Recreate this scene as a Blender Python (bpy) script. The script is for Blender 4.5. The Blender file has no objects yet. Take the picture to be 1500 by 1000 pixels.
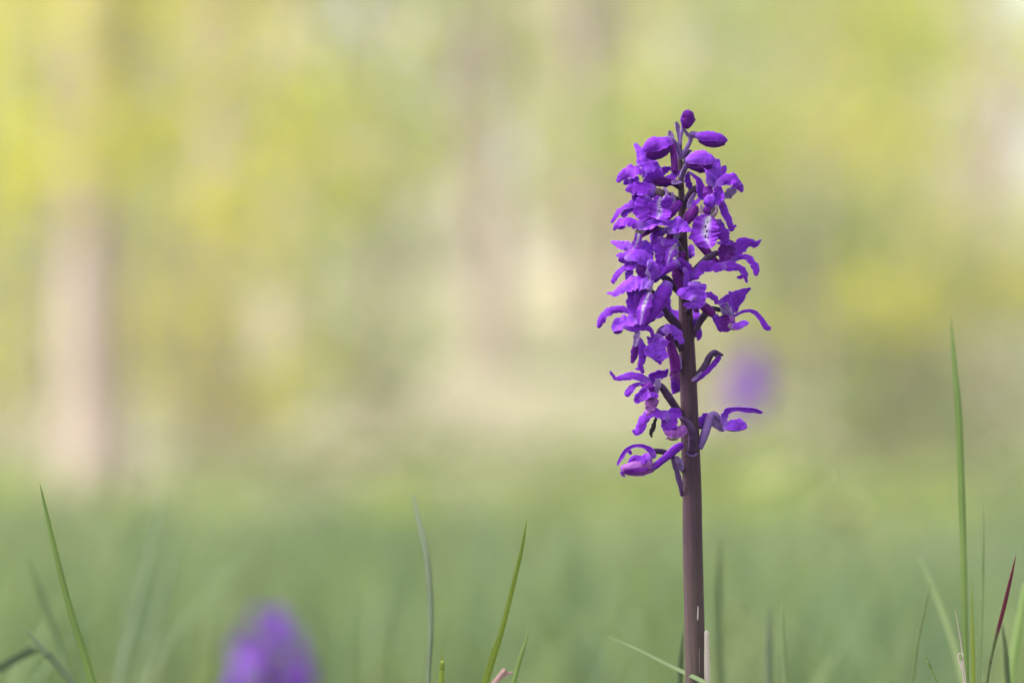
import bpy, math, random
import numpy as np
from mathutils import Vector, noise
R = math.radians
random.seed(11)
rng = np.random.default_rng(11)
scene = bpy.context.scene
COL = scene.collection

# ------------------------------------------------------------------ camera
LENS, CAM_H, SUBJ = 100.0, 0.20, 0.80          # mm, metres above the meadow, metres to the orchid
FPX = 1500 * LENS / 36.0                       # focal length in photo pixels
PITCH = math.atan(144 / FPX)                   # horizon lies at photo row 644
cd = bpy.data.cameras.new('camera')
cam = bpy.data.objects.new('camera', cd)
COL.objects.link(cam)
cam.location = (0, -SUBJ, CAM_H)
cam.rotation_euler = (R(90) + PITCH, 0, 0)
cd.lens = LENS
cd.sensor_width = 36
cd.clip_start = 0.02
cd.clip_end = 2000
cd.dof.use_dof = True
cd.dof.focus_distance = SUBJ - 0.006
cd.dof.aperture_fstop = 5.0
scene.camera = cam

# ------------------------------------------------------------------ sky and sun
SUN_EL, SUN_AZ = 52, -95                       # soft high light from the left
w = bpy.data.worlds.new('World')
scene.world = w
w.use_nodes = True
nt = w.node_tree
nt.nodes.clear()
sky = nt.nodes.new('ShaderNodeTexSky')
sky.sky_type = 'NISHITA'
sky.sun_disc = False
sky.sun_elevation = R(SUN_EL)
sky.sun_rotation = R(SUN_AZ)
sky.air_density = 1.0
sky.dust_density = 4.0
hs = nt.nodes.new('ShaderNodeHueSaturation')
hs.inputs['Saturation'].default_value = 0.28   # thin white cloud cover
bg = nt.nodes.new('ShaderNodeBackground')
bg.inputs['Strength'].default_value = 0.14
wo = nt.nodes.new('ShaderNodeOutputWorld')
nt.links.new(sky.outputs[0], hs.inputs['Color'])
nt.links.new(hs.outputs[0], bg.inputs['Color'])
nt.links.new(bg.outputs[0], wo.inputs['Surface'])
sd = bpy.data.lights.new('sun', 'SUN')
sd.energy = 1.5
sd.angle = R(16)
sd.color = (1.0, 0.95, 0.86)
sun = bpy.data.objects.new('sun', sd)
COL.objects.link(sun)
az = R(SUN_AZ)
sdir = Vector((math.sin(az) * math.cos(R(SUN_EL)), math.cos(az) * math.cos(R(SUN_EL)), math.sin(R(SUN_EL))))
sun.rotation_euler = sdir.to_track_quat('Z', 'Y').to_euler()
sun.location = (0, 0, 20)

vs = scene.view_settings
vs.view_transform = 'Standard'
vs.look = 'None'
vs.gamma = 1
vs.use_curve_mapping = False
vs.exposure = 1.95
scene.render.engine = 'CYCLES'
scene.cycles.use_denoising = True
scene.cycles.max_bounces = 8
scene.cycles.transparent_max_bounces = 8

# ------------------------------------------------------------------ helpers
CP, SP = math.cos(PITCH), math.sin(PITCH)
def P(px, py, y=0.0):
    """point on the ray through photo pixel (px,py) where it meets the upright plane y"""
    cx, cy = (px - 750) / FPX, (500 - py) / FPX
    d = Vector((cx, CP - cy * SP, SP + cy * CP))
    return Vector((0, -SUBJ, CAM_H)) + d * ((y + SUBJ) / d.y)

def obj(name, verts, faces, mat, parent=None, smooth=True, uvs=None):
    me = bpy.data.meshes.new(name)
    me.from_pydata([tuple(v) for v in verts], [], faces)
    if uvs is not None:
        ul = me.uv_layers.new(name='UVMap')
        li = np.empty(len(me.loops), np.int32)
        me.loops.foreach_get('vertex_index', li)
        ul.data.foreach_set('uv', np.asarray(uvs, np.float32)[li].ravel())
    if smooth:
        me.polygons.foreach_set('use_smooth', np.ones(len(me.polygons), bool))
    me.materials.append(mat)
    me.update()
    o = bpy.data.objects.new(name, me)
    COL.objects.link(o)
    if parent is not None:
        o.parent = parent
        o.matrix_parent_inverse = parent.matrix_basis.inverted()
    return o

def empty(name, loc):
    o = bpy.data.objects.new(name, None)
    o.location = loc
    o.empty_display_size = 0.02
    COL.objects.link(o)
    bpy.context.view_layer.update()
    return o

def tag(o, label, cat=None, group=None, kind=None):
    o['label'] = label
    if cat: o['category'] = cat
    if group: o['group'] = group
    if kind: o['kind'] = kind
    return o

def catmull(pts, n):
    """smooth resample of a list of tuples"""
    a = np.asarray(pts, float)
    if len(a) == 2:
        t = np.linspace(0, 1, n)[:, None]
        return a[0] * (1 - t) + a[1] * t
    a = np.vstack([2 * a[0] - a[1], a, 2 * a[-1] - a[-2]])
    seg = len(a) - 3
    out = []
    for t in np.linspace(0, seg, n):
        i = min(int(t), seg - 1)
        u = t - i
        p0, p1, p2, p3 = a[i:i + 4]
        out.append(0.5 * (2 * p1 + (p2 - p0) * u + (2 * p0 - 5 * p1 + 4 * p2 - p3) * u * u + (3 * p1 - p0 - 3 * p2 + p3) * u ** 3))
    return np.array(out)

# ------------------------------------------------------------------ materials
def mat_new(name):
    m = bpy.data.materials.new(name)
    m.use_nodes = True
    t = m.node_tree
    t.nodes.clear()
    out = t.nodes.new('ShaderNodeOutputMaterial')
    return m, t, out

def N(t, typ, **kw):
    n = t.nodes.new(typ)
    for k, v in kw.items():
        if k in n.inputs:
            n.inputs[k].default_value = v
        else:
            setattr(n, k, v)
    return n

def ramp(t, stops):
    r = t.nodes.new('ShaderNodeValToRGB')
    e = r.color_ramp.elements
    while len(e) < len(stops):
        e.new(0.5)
    for k, (p, c) in enumerate(stops):
        e[k].position = p
        e[k].color = (*c, 1)
    return r

def thin_mat(name, build, trans=0.3, rough=0.55, spec=0.25, tmul=(1, 1, 1), bump=None, sheen=0.0):
    """leaf-like surface: principled front plus light coming through"""
    m, t, out = mat_new(name)
    c = build(t)
    p = N(t, 'ShaderNodeBsdfPrincipled', Roughness=rough)
    p.inputs['Specular IOR Level'].default_value = spec
    p.inputs['Sheen Weight'].default_value = sheen
    t.links.new(c, p.inputs['Base Color'])
    tr = t.nodes.new('ShaderNodeBsdfTranslucent')
    mm = N(t, 'ShaderNodeMix', data_type='RGBA', blend_type='MULTIPLY')
    mm.inputs[0].default_value = 1
    mm.inputs[7].default_value = (*tmul, 1)
    t.links.new(c, mm.inputs[6])
    t.links.new(mm.outputs[2], tr.inputs['Color'])
    mx = N(t, 'ShaderNodeMixShader')
    mx.inputs[0].default_value = trans
    t.links.new(p.outputs[0], mx.inputs[1])
    t.links.new(tr.outputs[0], mx.inputs[2])
    if bump:
        b = N(t, 'ShaderNodeBump', Strength=bump[1], Distance=bump[2])
        t.links.new(bump[0](t), b.inputs['Height'])
        t.links.new(b.outputs[0], p.inputs['Normal'])
        t.links.new(b.outputs[0], tr.inputs['Normal'])
    t.links.new(mx.outputs[0], out.inputs['Surface'])
    return m

def mixc(t, fac, a, b):
    mx = N(t, 'ShaderNodeMix', data_type='RGBA')
    if isinstance(fac, float): mx.inputs[0].default_value = fac
    else: t.links.new(fac, mx.inputs[0])
    for s, v in ((6, a), (7, b)):
        if isinstance(v, tuple): mx.inputs[s].default_value = (*v, 1)
        else: t.links.new(v, mx.inputs[s])
    return mx.outputs[2]

def math_n(t, op, a, b=None, clamp=False):
    n = N(t, 'ShaderNodeMath', operation=op, use_clamp=clamp)
    for k, v in enumerate((a, b)):
        if v is None: continue
        if isinstance(v, (int, float)): n.inputs[k].default_value = v
        else: t.links.new(v, n.inputs[k])
    return n.outputs[0]

def uv_xy(t):
    u = t.nodes.new('ShaderNodeUVMap')
    s = t.nodes.new('ShaderNodeSeparateXYZ')
    t.links.new(u.outputs[0], s.inputs[0])
    return u, s

def veins(t):
    """fine lengthwise veins and crumpled tissue"""
    u, s = uv_xy(t)
    mp = N(t, 'ShaderNodeMapping')
    mp.inputs['Scale'].default_value = (11, 1.2, 1)
    t.links.new(u.outputs[0], mp.inputs[0])
    n1 = N(t, 'ShaderNodeTexNoise', Scale=1.0, Detail=3.0)
    t.links.new(mp.outputs[0], n1.inputs['Vector'])
    tc = t.nodes.new('ShaderNodeTexCoord')
    n2 = N(t, 'ShaderNodeTexNoise', Scale=420.0, Detail=3.0)
    t.links.new(tc.outputs['Object'], n2.inputs['Vector'])
    return math_n(t, 'ADD', n1.outputs[0], math_n(t, 'MULTIPLY', n2.outputs[0], 0.6))

def petal_mat(name, c0, c1, base=None, trans=0.40):
    def build(t):
        tc = t.nodes.new('ShaderNodeTexCoord')
        n = N(t, 'ShaderNodeTexNoise', Scale=170.0, Detail=4.0, Roughness=0.65)
        t.links.new(tc.outputs['Object'], n.inputs['Vector'])
        oi = t.nodes.new('ShaderNodeObjectInfo')
        f = math_n(t, 'ADD', math_n(t, 'MULTIPLY', n.outputs[0], 1.5), math_n(t, 'MULTIPLY', oi.outputs['Random'], 0.5))
        f = math_n(t, 'SUBTRACT', f, 0.5, True)
        c = mixc(t, f, c0, c1)
        v = veins(t)
        vr = ramp(t, [(0.55, (0, 0, 0)), (0.95, (1, 1, 1))])
        t.links.new(v, vr.inputs[0])
        c = mixc(t, math_n(t, 'MULTIPLY', vr.outputs[0], 0.5), c, tuple(x * 0.5 for x in c0))
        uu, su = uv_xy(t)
        rim_highlight = ramp(t, [(0.40, (0, 0, 0)), (0.5, (1, 1, 1))])  # pale petal margin, with the bright edge highlights painted into its colour
        t.links.new(math_n(t, 'ABSOLUTE', math_n(t, 'SUBTRACT', su.outputs[0], 0.5)), rim_highlight.inputs[0])
        c = mixc(t, math_n(t, 'MULTIPLY', rim_highlight.outputs[0], 0.45), c, tuple(min(0.9, x * 1.4 + 0.03) for x in c1))
        if base:
            u, s = uv_xy(t)
            r = ramp(t, [(0.0, (1, 1, 1)), (base[1], (0, 0, 0))])
            t.links.new(s.outputs[1], r.inputs[0])
            c = mixc(t, math_n(t, 'MULTIPLY', r.outputs[0], base[2]), c, base[0])
        return c
    return thin_mat(name, build, trans=trans, rough=0.55, spec=0.14, tmul=(1.3, 0.8, 1.1), bump=(veins, 0.45, 0.0006))

PALE = (0.52, 0.42, 0.66)
M = {}
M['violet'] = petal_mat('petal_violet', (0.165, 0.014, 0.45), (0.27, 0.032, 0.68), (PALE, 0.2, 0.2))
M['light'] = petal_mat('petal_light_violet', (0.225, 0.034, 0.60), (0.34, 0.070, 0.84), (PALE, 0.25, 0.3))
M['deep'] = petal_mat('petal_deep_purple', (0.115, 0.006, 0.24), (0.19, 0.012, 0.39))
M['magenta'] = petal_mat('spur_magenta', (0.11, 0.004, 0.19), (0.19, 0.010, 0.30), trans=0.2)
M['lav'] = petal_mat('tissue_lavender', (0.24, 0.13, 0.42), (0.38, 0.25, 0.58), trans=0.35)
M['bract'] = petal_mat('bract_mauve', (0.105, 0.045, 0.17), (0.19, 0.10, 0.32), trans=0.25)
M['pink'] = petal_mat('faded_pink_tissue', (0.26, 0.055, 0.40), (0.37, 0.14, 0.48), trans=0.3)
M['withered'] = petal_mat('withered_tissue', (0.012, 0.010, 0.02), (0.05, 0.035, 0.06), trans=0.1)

def ovary_build(t):
    tc = t.nodes.new('ShaderNodeTexCoord')
    n = N(t, 'ShaderNodeTexNoise', Scale=160.0, Detail=4.0)
    t.links.new(tc.outputs['Object'], n.inputs['Vector'])
    r = ramp(t, [(0.25, (0.020, 0.011, 0.028)), (0.5, (0.046, 0.016, 0.070)), (0.75, (0.085, 0.040, 0.125))])
    t.links.new(n.outputs[0], r.inputs[0])
    return r.outputs[0]
M['ovary'] = thin_mat('ovary_dark_green_purple', ovary_build, trans=0.05, rough=0.5, spec=0.2, bump=(veins, 0.4, 0.0005))

def stalk_build(t):
    tc = t.nodes.new('ShaderNodeTexCoord')
    n = N(t, 'ShaderNodeTexNoise', Scale=160.0, Detail=4.0)
    t.links.new(tc.outputs['Object'], n.inputs['Vector'])
    r = ramp(t, [(0.25, (0.11, 0.045, 0.22)), (0.75, (0.22, 0.12, 0.38))])
    t.links.new(n.outputs[0], r.inputs[0])
    return r.outputs[0]
M['stalk'] = thin_mat('bud_stalk_violet', stalk_build, trans=0.12, rough=0.5, spec=0.2, bump=(veins, 0.4, 0.0005))

def lip_build(t):
    u, s = uv_xy(t)
    du = math_n(t, 'ABSOLUTE', math_n(t, 'SUBTRACT', s.outputs[0], 0.5))
    tc = t.nodes.new('ShaderNodeTexCoord')
    n = N(t, 'ShaderNodeTexNoise', Scale=200.0, Detail=3.0)
    t.links.new(tc.outputs['Object'], n.inputs['Vector'])
    d2 = math_n(t, 'ADD', du, math_n(t, 'MULTIPLY', s.outputs[1], 0.16))
    d2 = math_n(t, 'ADD', d2, math_n(t, 'MULTIPLY', math_n(t, 'SUBTRACT', n.outputs[0], 0.5), 0.22))
    r = ramp(t, [(0.07, (0.66, 0.58, 0.76)), (0.16, (0.40, 0.22, 0.66)), (0.27, (0.25, 0.035, 0.58)), (0.6, (0.19, 0.018, 0.48))])
    t.links.new(d2, r.inputs[0])
    mp = N(t, 'ShaderNodeMapping')
    mp.inputs['Scale'].default_value = (9, 8, 1)
    t.links.new(u.outputs[0], mp.inputs[0])
    vo = N(t, 'ShaderNodeTexVoronoi', Scale=1.0)
    t.links.new(mp.outputs[0], vo.inputs['Vector'])
    dot = ramp(t, [(0.27, (1, 1, 1)), (0.35, (0, 0, 0))])
    t.links.new(vo.outputs['Distance'], dot.inputs[0])
    near = ramp(t, [(0.11, (1, 1, 1)), (0.16, (0, 0, 0))])
    t.links.new(du, near.inputs[0])
    top = ramp(t, [(0.68, (1, 1, 1)), (0.8, (0, 0, 0))])
    t.links.new(s.outputs[1], top.inputs[0])
    f = math_n(t, 'MULTIPLY', math_n(t, 'MULTIPLY', dot.outputs[0], near.outputs[0]), top.outputs[0])
    return mixc(t, f, r.outputs[0], (0.05, 0.003, 0.12))
M['lip'] = thin_mat('lip_spotted', lip_build, trans=0.3, rough=0.55, spec=0.15, bump=(veins, 0.35, 0.0005))

def throat_build(t):
    tc = t.nodes.new('ShaderNodeTexCoord')
    n = N(t, 'ShaderNodeTexNoise', Scale=330.0, Detail=3.0)
    t.links.new(tc.outputs['Object'], n.inputs['Vector'])
    r = ramp(t, [(0.3, (0.14, 0.06, 0.16)), (0.48, (0.26, 0.17, 0.25)), (0.7, (0.46, 0.38, 0.44))])
    t.links.new(n.outputs[0], r.inputs[0])
    vo = N(t, 'ShaderNodeTexVoronoi', Scale=750.0)
    t.links.new(tc.outputs['Object'], vo.inputs['Vector'])
    dot = ramp(t, [(0.18, (1, 1, 1)), (0.26, (0, 0, 0))])
    t.links.new(vo.outputs['Distance'], dot.inputs[0])
    return mixc(t, math_n(t, 'MULTIPLY', dot.outputs[0], 0.8), r.outputs[0], (0.06, 0.01, 0.09))
M['brown'] = petal_mat('throat_brown', (0.06, 0.03, 0.05), (0.13, 0.08, 0.10), trans=0.1)
M['throat'] = thin_mat('throat_pale_spotted', throat_build, trans=0.3, rough=0.5, bump=(veins, 0.3, 0.0005))

def stem_build(t):
    tc = t.nodes.new('ShaderNodeTexCoord')
    mp = N(t, 'ShaderNodeMapping')
    mp.inputs['Scale'].default_value = (1, 1, 0.05)
    t.links.new(tc.outputs['Object'], mp.inputs[0])
    n = N(t, 'ShaderNodeTexNoise', Scale=1500.0, Detail=4.0, Roughness=0.7)
    t.links.new(mp.outputs[0], n.inputs['Vector'])
    n2 = N(t, 'ShaderNodeTexNoise', Scale=60.0, Detail=3.0)
    t.links.new(tc.outputs['Object'], n2.inputs['Vector'])
    r = ramp(t, [(0.32, (0.028, 0.011, 0.025)), (0.5, (0.040, 0.016, 0.034)), (0.68, (0.060, 0.028, 0.050))])
    t.links.new(n.outputs[0], r.inputs[0])
    s = t.nodes.new('ShaderNodeSeparateXYZ')
    t.links.new(tc.outputs['Object'], s.inputs[0])
    g = ramp(t, [(0.0, (1, 1, 1)), (1.0, (0, 0, 0))])
    f = math_n(t, 'MULTIPLY', math_n(t, 'ADD', s.outputs[2], -0.125), 13.0, True)
    f = math_n(t, 'ADD', f, math_n(t, 'MULTIPLY', math_n(t, 'SUBTRACT', n2.outputs[0], 0.5), 0.6), True)
    t.links.new(f, g.inputs[0])
    return mixc(t, math_n(t, 'MULTIPLY', g.outputs[0], 0.75), r.outputs[0], (0.082, 0.064, 0.050))
def stem_bump(t):
    tc = t.nodes.new('ShaderNodeTexCoord')
    mp = N(t, 'ShaderNodeMapping')
    mp.inputs['Scale'].default_value = (1, 1, 0.07)
    t.links.new(tc.outputs['Object'], mp.inputs[0])
    n = N(t, 'ShaderNodeTexNoise', Scale=1300.0, Detail=4.0)
    t.links.new(mp.outputs[0], n.inputs['Vector'])
    return n.outputs[0]
M['stem'] = thin_mat('stem_purple_brown', stem_build, trans=0.0, rough=0.6, spec=0.14, bump=(stem_bump, 0.45, 0.0006))

def grass_mat(name, a, b, tip=None, trans=0.45):
    def build(t):
        tc = t.nodes.new('ShaderNodeTexCoord')
        n = N(t, 'ShaderNodeTexNoise', Scale=45.0, Detail=3.0)
        t.links.new(tc.outputs['Object'], n.inputs['Vector'])
        r = ramp(t, [(0.3, a), (0.7, b)])
        t.links.new(n.outputs[0], r.inputs[0])
        c = r.outputs[0]
        u, s = uv_xy(t)
        mid = ramp(t, [(0.0, (1, 1, 1)), (0.10, (0, 0, 0))])
        t.links.new(math_n(t, 'ABSOLUTE', math_n(t, 'SUBTRACT', s.outputs[0], 0.45)), mid.inputs[0])
        c = mixc(t, math_n(t, 'MULTIPLY', mid.outputs[0], 0.35), c, tuple(min(1, x * 1.7) for x in b))
        if tip:
            g = ramp(t, [(tip[1] - 0.03, (1, 1, 1)), (tip[1] + 0.04, (0, 0, 0))])
            t.links.new(s.outputs[1], g.inputs[0])
            c = mixc(t, g.outputs[0], c, tip[0])
        return c
    def fine(t):
        u, s = uv_xy(t)
        mp = N(t, 'ShaderNodeMapping')
        mp.inputs['Scale'].default_value = (26, 1.5, 1)
        t.links.new(u.outputs[0], mp.inputs[0])
        n = N(t, 'ShaderNodeTexNoise', Scale=1.0, Detail=2.0)
        t.links.new(mp.outputs[0], n.inputs['Vector'])
        return n.outputs[0]
    return thin_mat(name, build, trans=trans, rough=0.42, spec=0.35, tmul=(1.2, 1.15, 0.7), bump=(fine, 0.4, 0.0004))
M['g_bright'] = grass_mat('grass_bright', (0.15, 0.235, 0.06), (0.21, 0.30, 0.085))
M['g_yellow'] = grass_mat('grass_yellowish', (0.19, 0.26, 0.04), (0.26, 0.33, 0.06))
M['g_dark'] = grass_mat('grass_blue_green', (0.065, 0.10, 0.045), (0.095, 0.14, 0.062))
M['g_mid'] = grass_mat('grass_mid_green', (0.10, 0.155, 0.06), (0.14, 0.20, 0.08))
M['g_pale'] = grass_mat('grass_pale', (0.20, 0.27, 0.12), (0.28, 0.35, 0.17))
M['g_red'] = grass_mat('grass_red_tip', (0.13, 0.17, 0.07), (0.17, 0.21, 0.10), tip=((0.17, 0.025, 0.06), 0.38))
M['g_straw'] = grass_mat('grass_straw', (0.42, 0.35, 0.32), (0.55, 0.48, 0.46), trans=0.3)
M['g_dry'] = grass_mat('grass_dry_pink', (0.22, 0.12, 0.12), (0.30, 0.18, 0.16), trans=0.25)

def meadow_mat(name, cols, trans=0.35):
    def build(t):
        g = t.nodes.new('ShaderNodeNewGeometry')
        n = N(t, 'ShaderNodeTexNoise', Scale=2.6, Detail=3.0)
        t.links.new(g.outputs['Position'], n.inputs['Vector'])
        f = math_n(t, 'SUBTRACT', math_n(t, 'ADD', math_n(t, 'MULTIPLY', g.outputs['Random Per Island'], 0.45), math_n(t, 'MULTIPLY', n.outputs[0], 1.3)), 0.38)
        r = ramp(t, cols)
        t.links.new(f, r.inputs[0])
        return r.outputs[0]
    return thin_mat(name, build, trans=trans, rough=0.5, spec=0.3, tmul=(1.25, 1.15, 0.6))
M['meadow'] = meadow_mat('meadow_grass', [(0.12, (0.065, 0.110, 0.070)), (0.4, (0.105, 0.165, 0.085)), (0.65, (0.17, 0.235, 0.085)), (0.92, (0.30, 0.29, 0.19))])

def leaf_mat(name, a, b, trans=0.5):
    def build(t):
        g = t.nodes.new('ShaderNodeNewGeometry')
        r = ramp(t, [(0.0, a), (1.0, b)])
        t.links.new(g.outputs['Random Per Island'], r.inputs[0])
        return r.outputs[0]
    return thin_mat(name, build, trans=trans, rough=0.45, spec=0.35, tmul=(1.4, 1.4, 0.75))
M['leaf_yellow'] = leaf_mat('leaf_spring_yellow', (0.34, 0.335, 0.045), (0.48, 0.46, 0.085), 0.55)
M['leaf_fresh'] = leaf_mat('leaf_fresh_green', (0.19, 0.245, 0.055), (0.28, 0.33, 0.085), 0.55)
M['leaf_green'] = leaf_mat('leaf_green', (0.15, 0.20, 0.07), (0.21, 0.26, 0.09))
M['leaf_tan'] = leaf_mat('leaf_old_tan', (0.26, 0.20, 0.13), (0.36, 0.28, 0.20), trans=0.3)

def bark_mat(name, a, b, c):
    m, t, out = mat_new(name)
    tc = t.nodes.new('ShaderNodeTexCoord')
    mp = N(t, 'ShaderNodeMapping')
    mp.inputs['Scale'].default_value = (1, 1, 0.25)
    t.links.new(tc.outputs['Object'], mp.inputs[0])
    n = N(t, 'ShaderNodeTexNoise', Scale=14.0, Detail=5.0, Roughness=0.65)
    t.links.new(mp.outputs[0], n.inputs['Vector'])
    r = ramp(t, [(0.3, a), (0.5, b), (0.7, c)])
    t.links.new(n.outputs[0], r.inputs[0])
    p = N(t, 'ShaderNodeBsdfPrincipled', Roughness=0.85)
    t.links.new(r.outputs[0], p.inputs['Base Color'])
    bp = N(t, 'ShaderNodeBump', Strength=0.6, Distance=0.02)
    t.links.new(n.outputs[0], bp.inputs['Height'])
    t.links.new(bp.outputs[0], p.inputs['Normal'])
    t.links.new(p.outputs[0], out.inputs['Surface'])
    return m
M['bark_pale'] = bark_mat('bark_pale_pink', (0.30, 0.225, 0.185), (0.40, 0.31, 0.26), (0.47, 0.38, 0.33))
M['bark_grey'] = bark_mat('bark_grey_beige', (0.22, 0.18, 0.13), (0.36, 0.30, 0.22), (0.46, 0.40, 0.31))

def ground_mat():
    m, t, out = mat_new('ground_soil_and_litter')
    g = t.nodes.new('ShaderNodeNewGeometry')
    n = N(t, 'ShaderNodeTexNoise', Scale=1.1, Detail=6.0, Roughness=0.6)
    t.links.new(g.outputs['Position'], n.inputs['Vector'])
    n2 = N(t, 'ShaderNodeTexNoise', Scale=26.0, Detail=5.0, Roughness=0.7)
    t.links.new(g.outputs['Position'], n2.inputs['Vector'])
    soil = ramp(t, [(0.3, (0.07, 0.085, 0.04)), (0.7, (0.15, 0.18, 0.075))])
    t.links.new(n2.outputs[0], soil.inputs[0])
    lit = ramp(t, [(0.25, (0.20, 0.16, 0.10)), (0.5, (0.33, 0.28, 0.19)), (0.75, (0.44, 0.38, 0.29))])
    t.links.new(n2.outputs[0], lit.inputs[0])
    s = t.nodes.new('ShaderNodeSeparateXYZ')
    t.links.new(g.outputs['Position'], s.inputs[0])
    f = math_n(t, 'ADD', math_n(t, 'MULTIPLY', math_n(t, 'SUBTRACT', s.outputs[1], 4.4), 0.28), math_n(t, 'MULTIPLY', math_n(t, 'SUBTRACT', n.outputs[0], 0.5), 5.0))
    far = math_n(t, 'MULTIPLY', f, 1.0, True)
    moss = ramp(t, [(0.44, (0, 0, 0)), (0.58, (1, 1, 1))])
    t.links.new(n.outputs[0], moss.inputs[0])
    lit2 = mixc(t, math_n(t, 'MULTIPLY', moss.outputs[0], 0.8), lit.outputs[0], (0.21, 0.23, 0.09))
    c = mixc(t, far, soil.outputs[0], lit2)
    p = N(t, 'ShaderNodeBsdfPrincipled', Roughness=0.95)
    t.links.new(c, p.inputs['Base Color'])
    bp = N(t, 'ShaderNodeBump', Strength=0.8, Distance=0.03)
    t.links.new(n2.outputs[0], bp.inputs['Height'])
    t.links.new(bp.outputs[0], p.inputs['Normal'])
    t.links.new(p.outputs[0], out.inputs['Surface'])
    return m
M['ground'] = ground_mat()

# ------------------------------------------------------------------ ground
def sstep(a, b, x):
    t = min(1, max(0, (x - a) / (b - a)))
    return t * t * (3 - 2 * t)
def ground_z(x, y):
    z = 1.9 * sstep(7.5, 27, y) + 6.0 * sstep(24, 90, y)
    z += 0.10 * sstep(5, 12, y) * noise.noise(Vector((x * 0.35, y * 0.35, 3.1)))
    z += 0.5 * sstep(14, 40, y) * noise.noise(Vector((x * 0.09, y * 0.09, 7.7)))
    z += 0.012 * sstep(0.6, 2.0, abs(y) + abs(x)) * noise.noise(Vector((x * 1.7, y * 1.7, 1.1)))
    return z
gy = np.concatenate([np.linspace(-40, -3, 10), np.linspace(-2, 12, 57), np.linspace(12.5, 60, 60), np.linspace(70, 600, 20)])
gx = np.concatenate([np.linspace(-400, -30, 12), np.linspace(-25, -6, 20), np.linspace(-5, 5, 41), np.linspace(6, 25, 20), np.linspace(30, 400, 12)])
gv = [(x, y, ground_z(x, y)) for y in gy for x in gx]
nx = len(gx)
gf = [(j * nx + i, j * nx + i + 1, (j + 1) * nx + i + 1, (j + 1) * nx + i) for j in range(len(gy) - 1) for i in range(nx - 1)]
g = obj('ground', gv, gf, M['ground'])
tag(g, 'meadow soil rising to a bank of pale leaf litter under the trees', 'ground', kind='structure')

# ------------------------------------------------------------------ traced shapes
K = SUBJ / FPX                                  # metres per photo pixel at the orchid

def ribbon_geo(pts, tilt=0.0, cup=0.15, ruffle=0.07, nu=9, seed=0, round0=0.05, round1=0.06, wob=0.05, fold=False, twist=0.0):
    """pts: (x,y,z,w) world metres with z=depth -> curved sheet. Returns verts, faces, uvs"""
    n = max(13, min(44, 7 * len(pts)))
    a = catmull(pts, n)
    vv, uv = [], []
    V = Vector((0, 1, 0))
    C = [Vector(r[:3]) for r in a]
    S0 = None
    for i in range(n):
        T = (C[min(i + 1, n - 1)] - C[max(i - 1, 0)]).normalized()
        S = T.cross(V)
        if S.length < 1e-4: S = Vector((1, 0, 0))
        S.normalize()
        if S0 is None:
            if (S.z if abs(S.z) > abs(S.x) else S.x) < 0: S = -S
        elif S.dot(S0) < 0: S = -S
        S0 = S
        D = S.cross(T).normalized()
        if D.y < 0: D = -D                       # away from the camera
        v = i / (n - 1)
        tau = R(tilt + twist * noise.noise(Vector((v * 2.2, seed * 5.1, 2.2))))
        Sx = S * math.cos(tau) + D * math.sin(tau)
        Nn = D * math.cos(tau) - S * math.sin(tau)
        wd = max(a[i][3], 0.0) / max(0.45, math.cos(tau))
        if v < round0: wd *= math.sqrt(max(0.02, 1 - ((round0 - v) / round0) ** 2))
        if v > 1 - round1: wd *= math.sqrt(max(0.0, 1 - ((v - 1 + round1) / round1) ** 2))
        for j in range(nu):
            t = -1 + 2 * j / (nu - 1)
            e = noise.noise(Vector((i * 0.36 + seed * 3.7, (j > nu // 2) * 9.1 + seed, 0.3)))
            e2 = noise.noise(Vector((i * 0.33 + seed * 1.3, t * 1.4 + seed * 7, 4.3)))
            hw = 0.5 * wd * (1 + ruffle * 2.4 * e * abs(t) ** 3)
            prof = (1 - abs(t) ** (1.15 if fold else 1.7))
            e3 = noise.noise(Vector((i * 0.45 + seed * 2.9, (t > 0) * 5.0, seed * 0.7)))
            off = -cup * wd * prof + wob * 1.8 * wd * e2 * (0.4 + abs(t)) + wob * 2.6 * wd * e3 * t * t + 0.05 * wd * max(0, 1 - abs(t) / 0.25) * (wob > 0.03)
            p = C[i] + Sx * (hw * t) + Nn * off
            vv.append(p)
            uv.append(((t + 1) / 2, v))
    ff = [(i * nu + j, i * nu + j + 1, (i + 1) * nu + j + 1, (i + 1) * nu + j) for i in range(n - 1) for j in range(nu - 1)]
    return vv, ff, uv

def solid(vv, ff, uv, th, nu):
    """give a sheet a thickness"""
    n0 = len(vv)
    nr = n0 // nu
    nor = [Vector((0, 0, 0)) for _ in vv]
    for f in ff:
        nn = (vv[f[1]] - vv[f[0]]).cross(vv[f[3]] - vv[f[0]])
        if nn.length > 0:
            nn.normalize()
            for k in f: nor[k] += nn
    out = list(vv)
    for p, nn in zip(vv, nor):
        out.append(p + (nn.normalized() * th if nn.length > 0 else nn))
    fs = list(ff) + [(f[3] + n0, f[2] + n0, f[1] + n0, f[0] + n0) for f in ff]
    bd = [j for j in range(nu)] + [i * nu + nu - 1 for i in range(1, nr)] + [(nr - 1) * nu + j for j in range(nu - 2, -1, -1)] + [i * nu for i in range(nr - 2, 0, -1)]
    m0 = len(out)
    uo = list(uv) + list(uv)
    nb = len(bd)
    for k in bd:
        out += [out[k].copy(), out[k + n0].copy()]
        uo += [uv[k], uv[k]]
    for k in range(nb):
        a, b = m0 + 2 * k, m0 + 2 * ((k + 1) % nb)
        fs.append((b, a, a + 1, b + 1))
    return out, fs, uo

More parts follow.
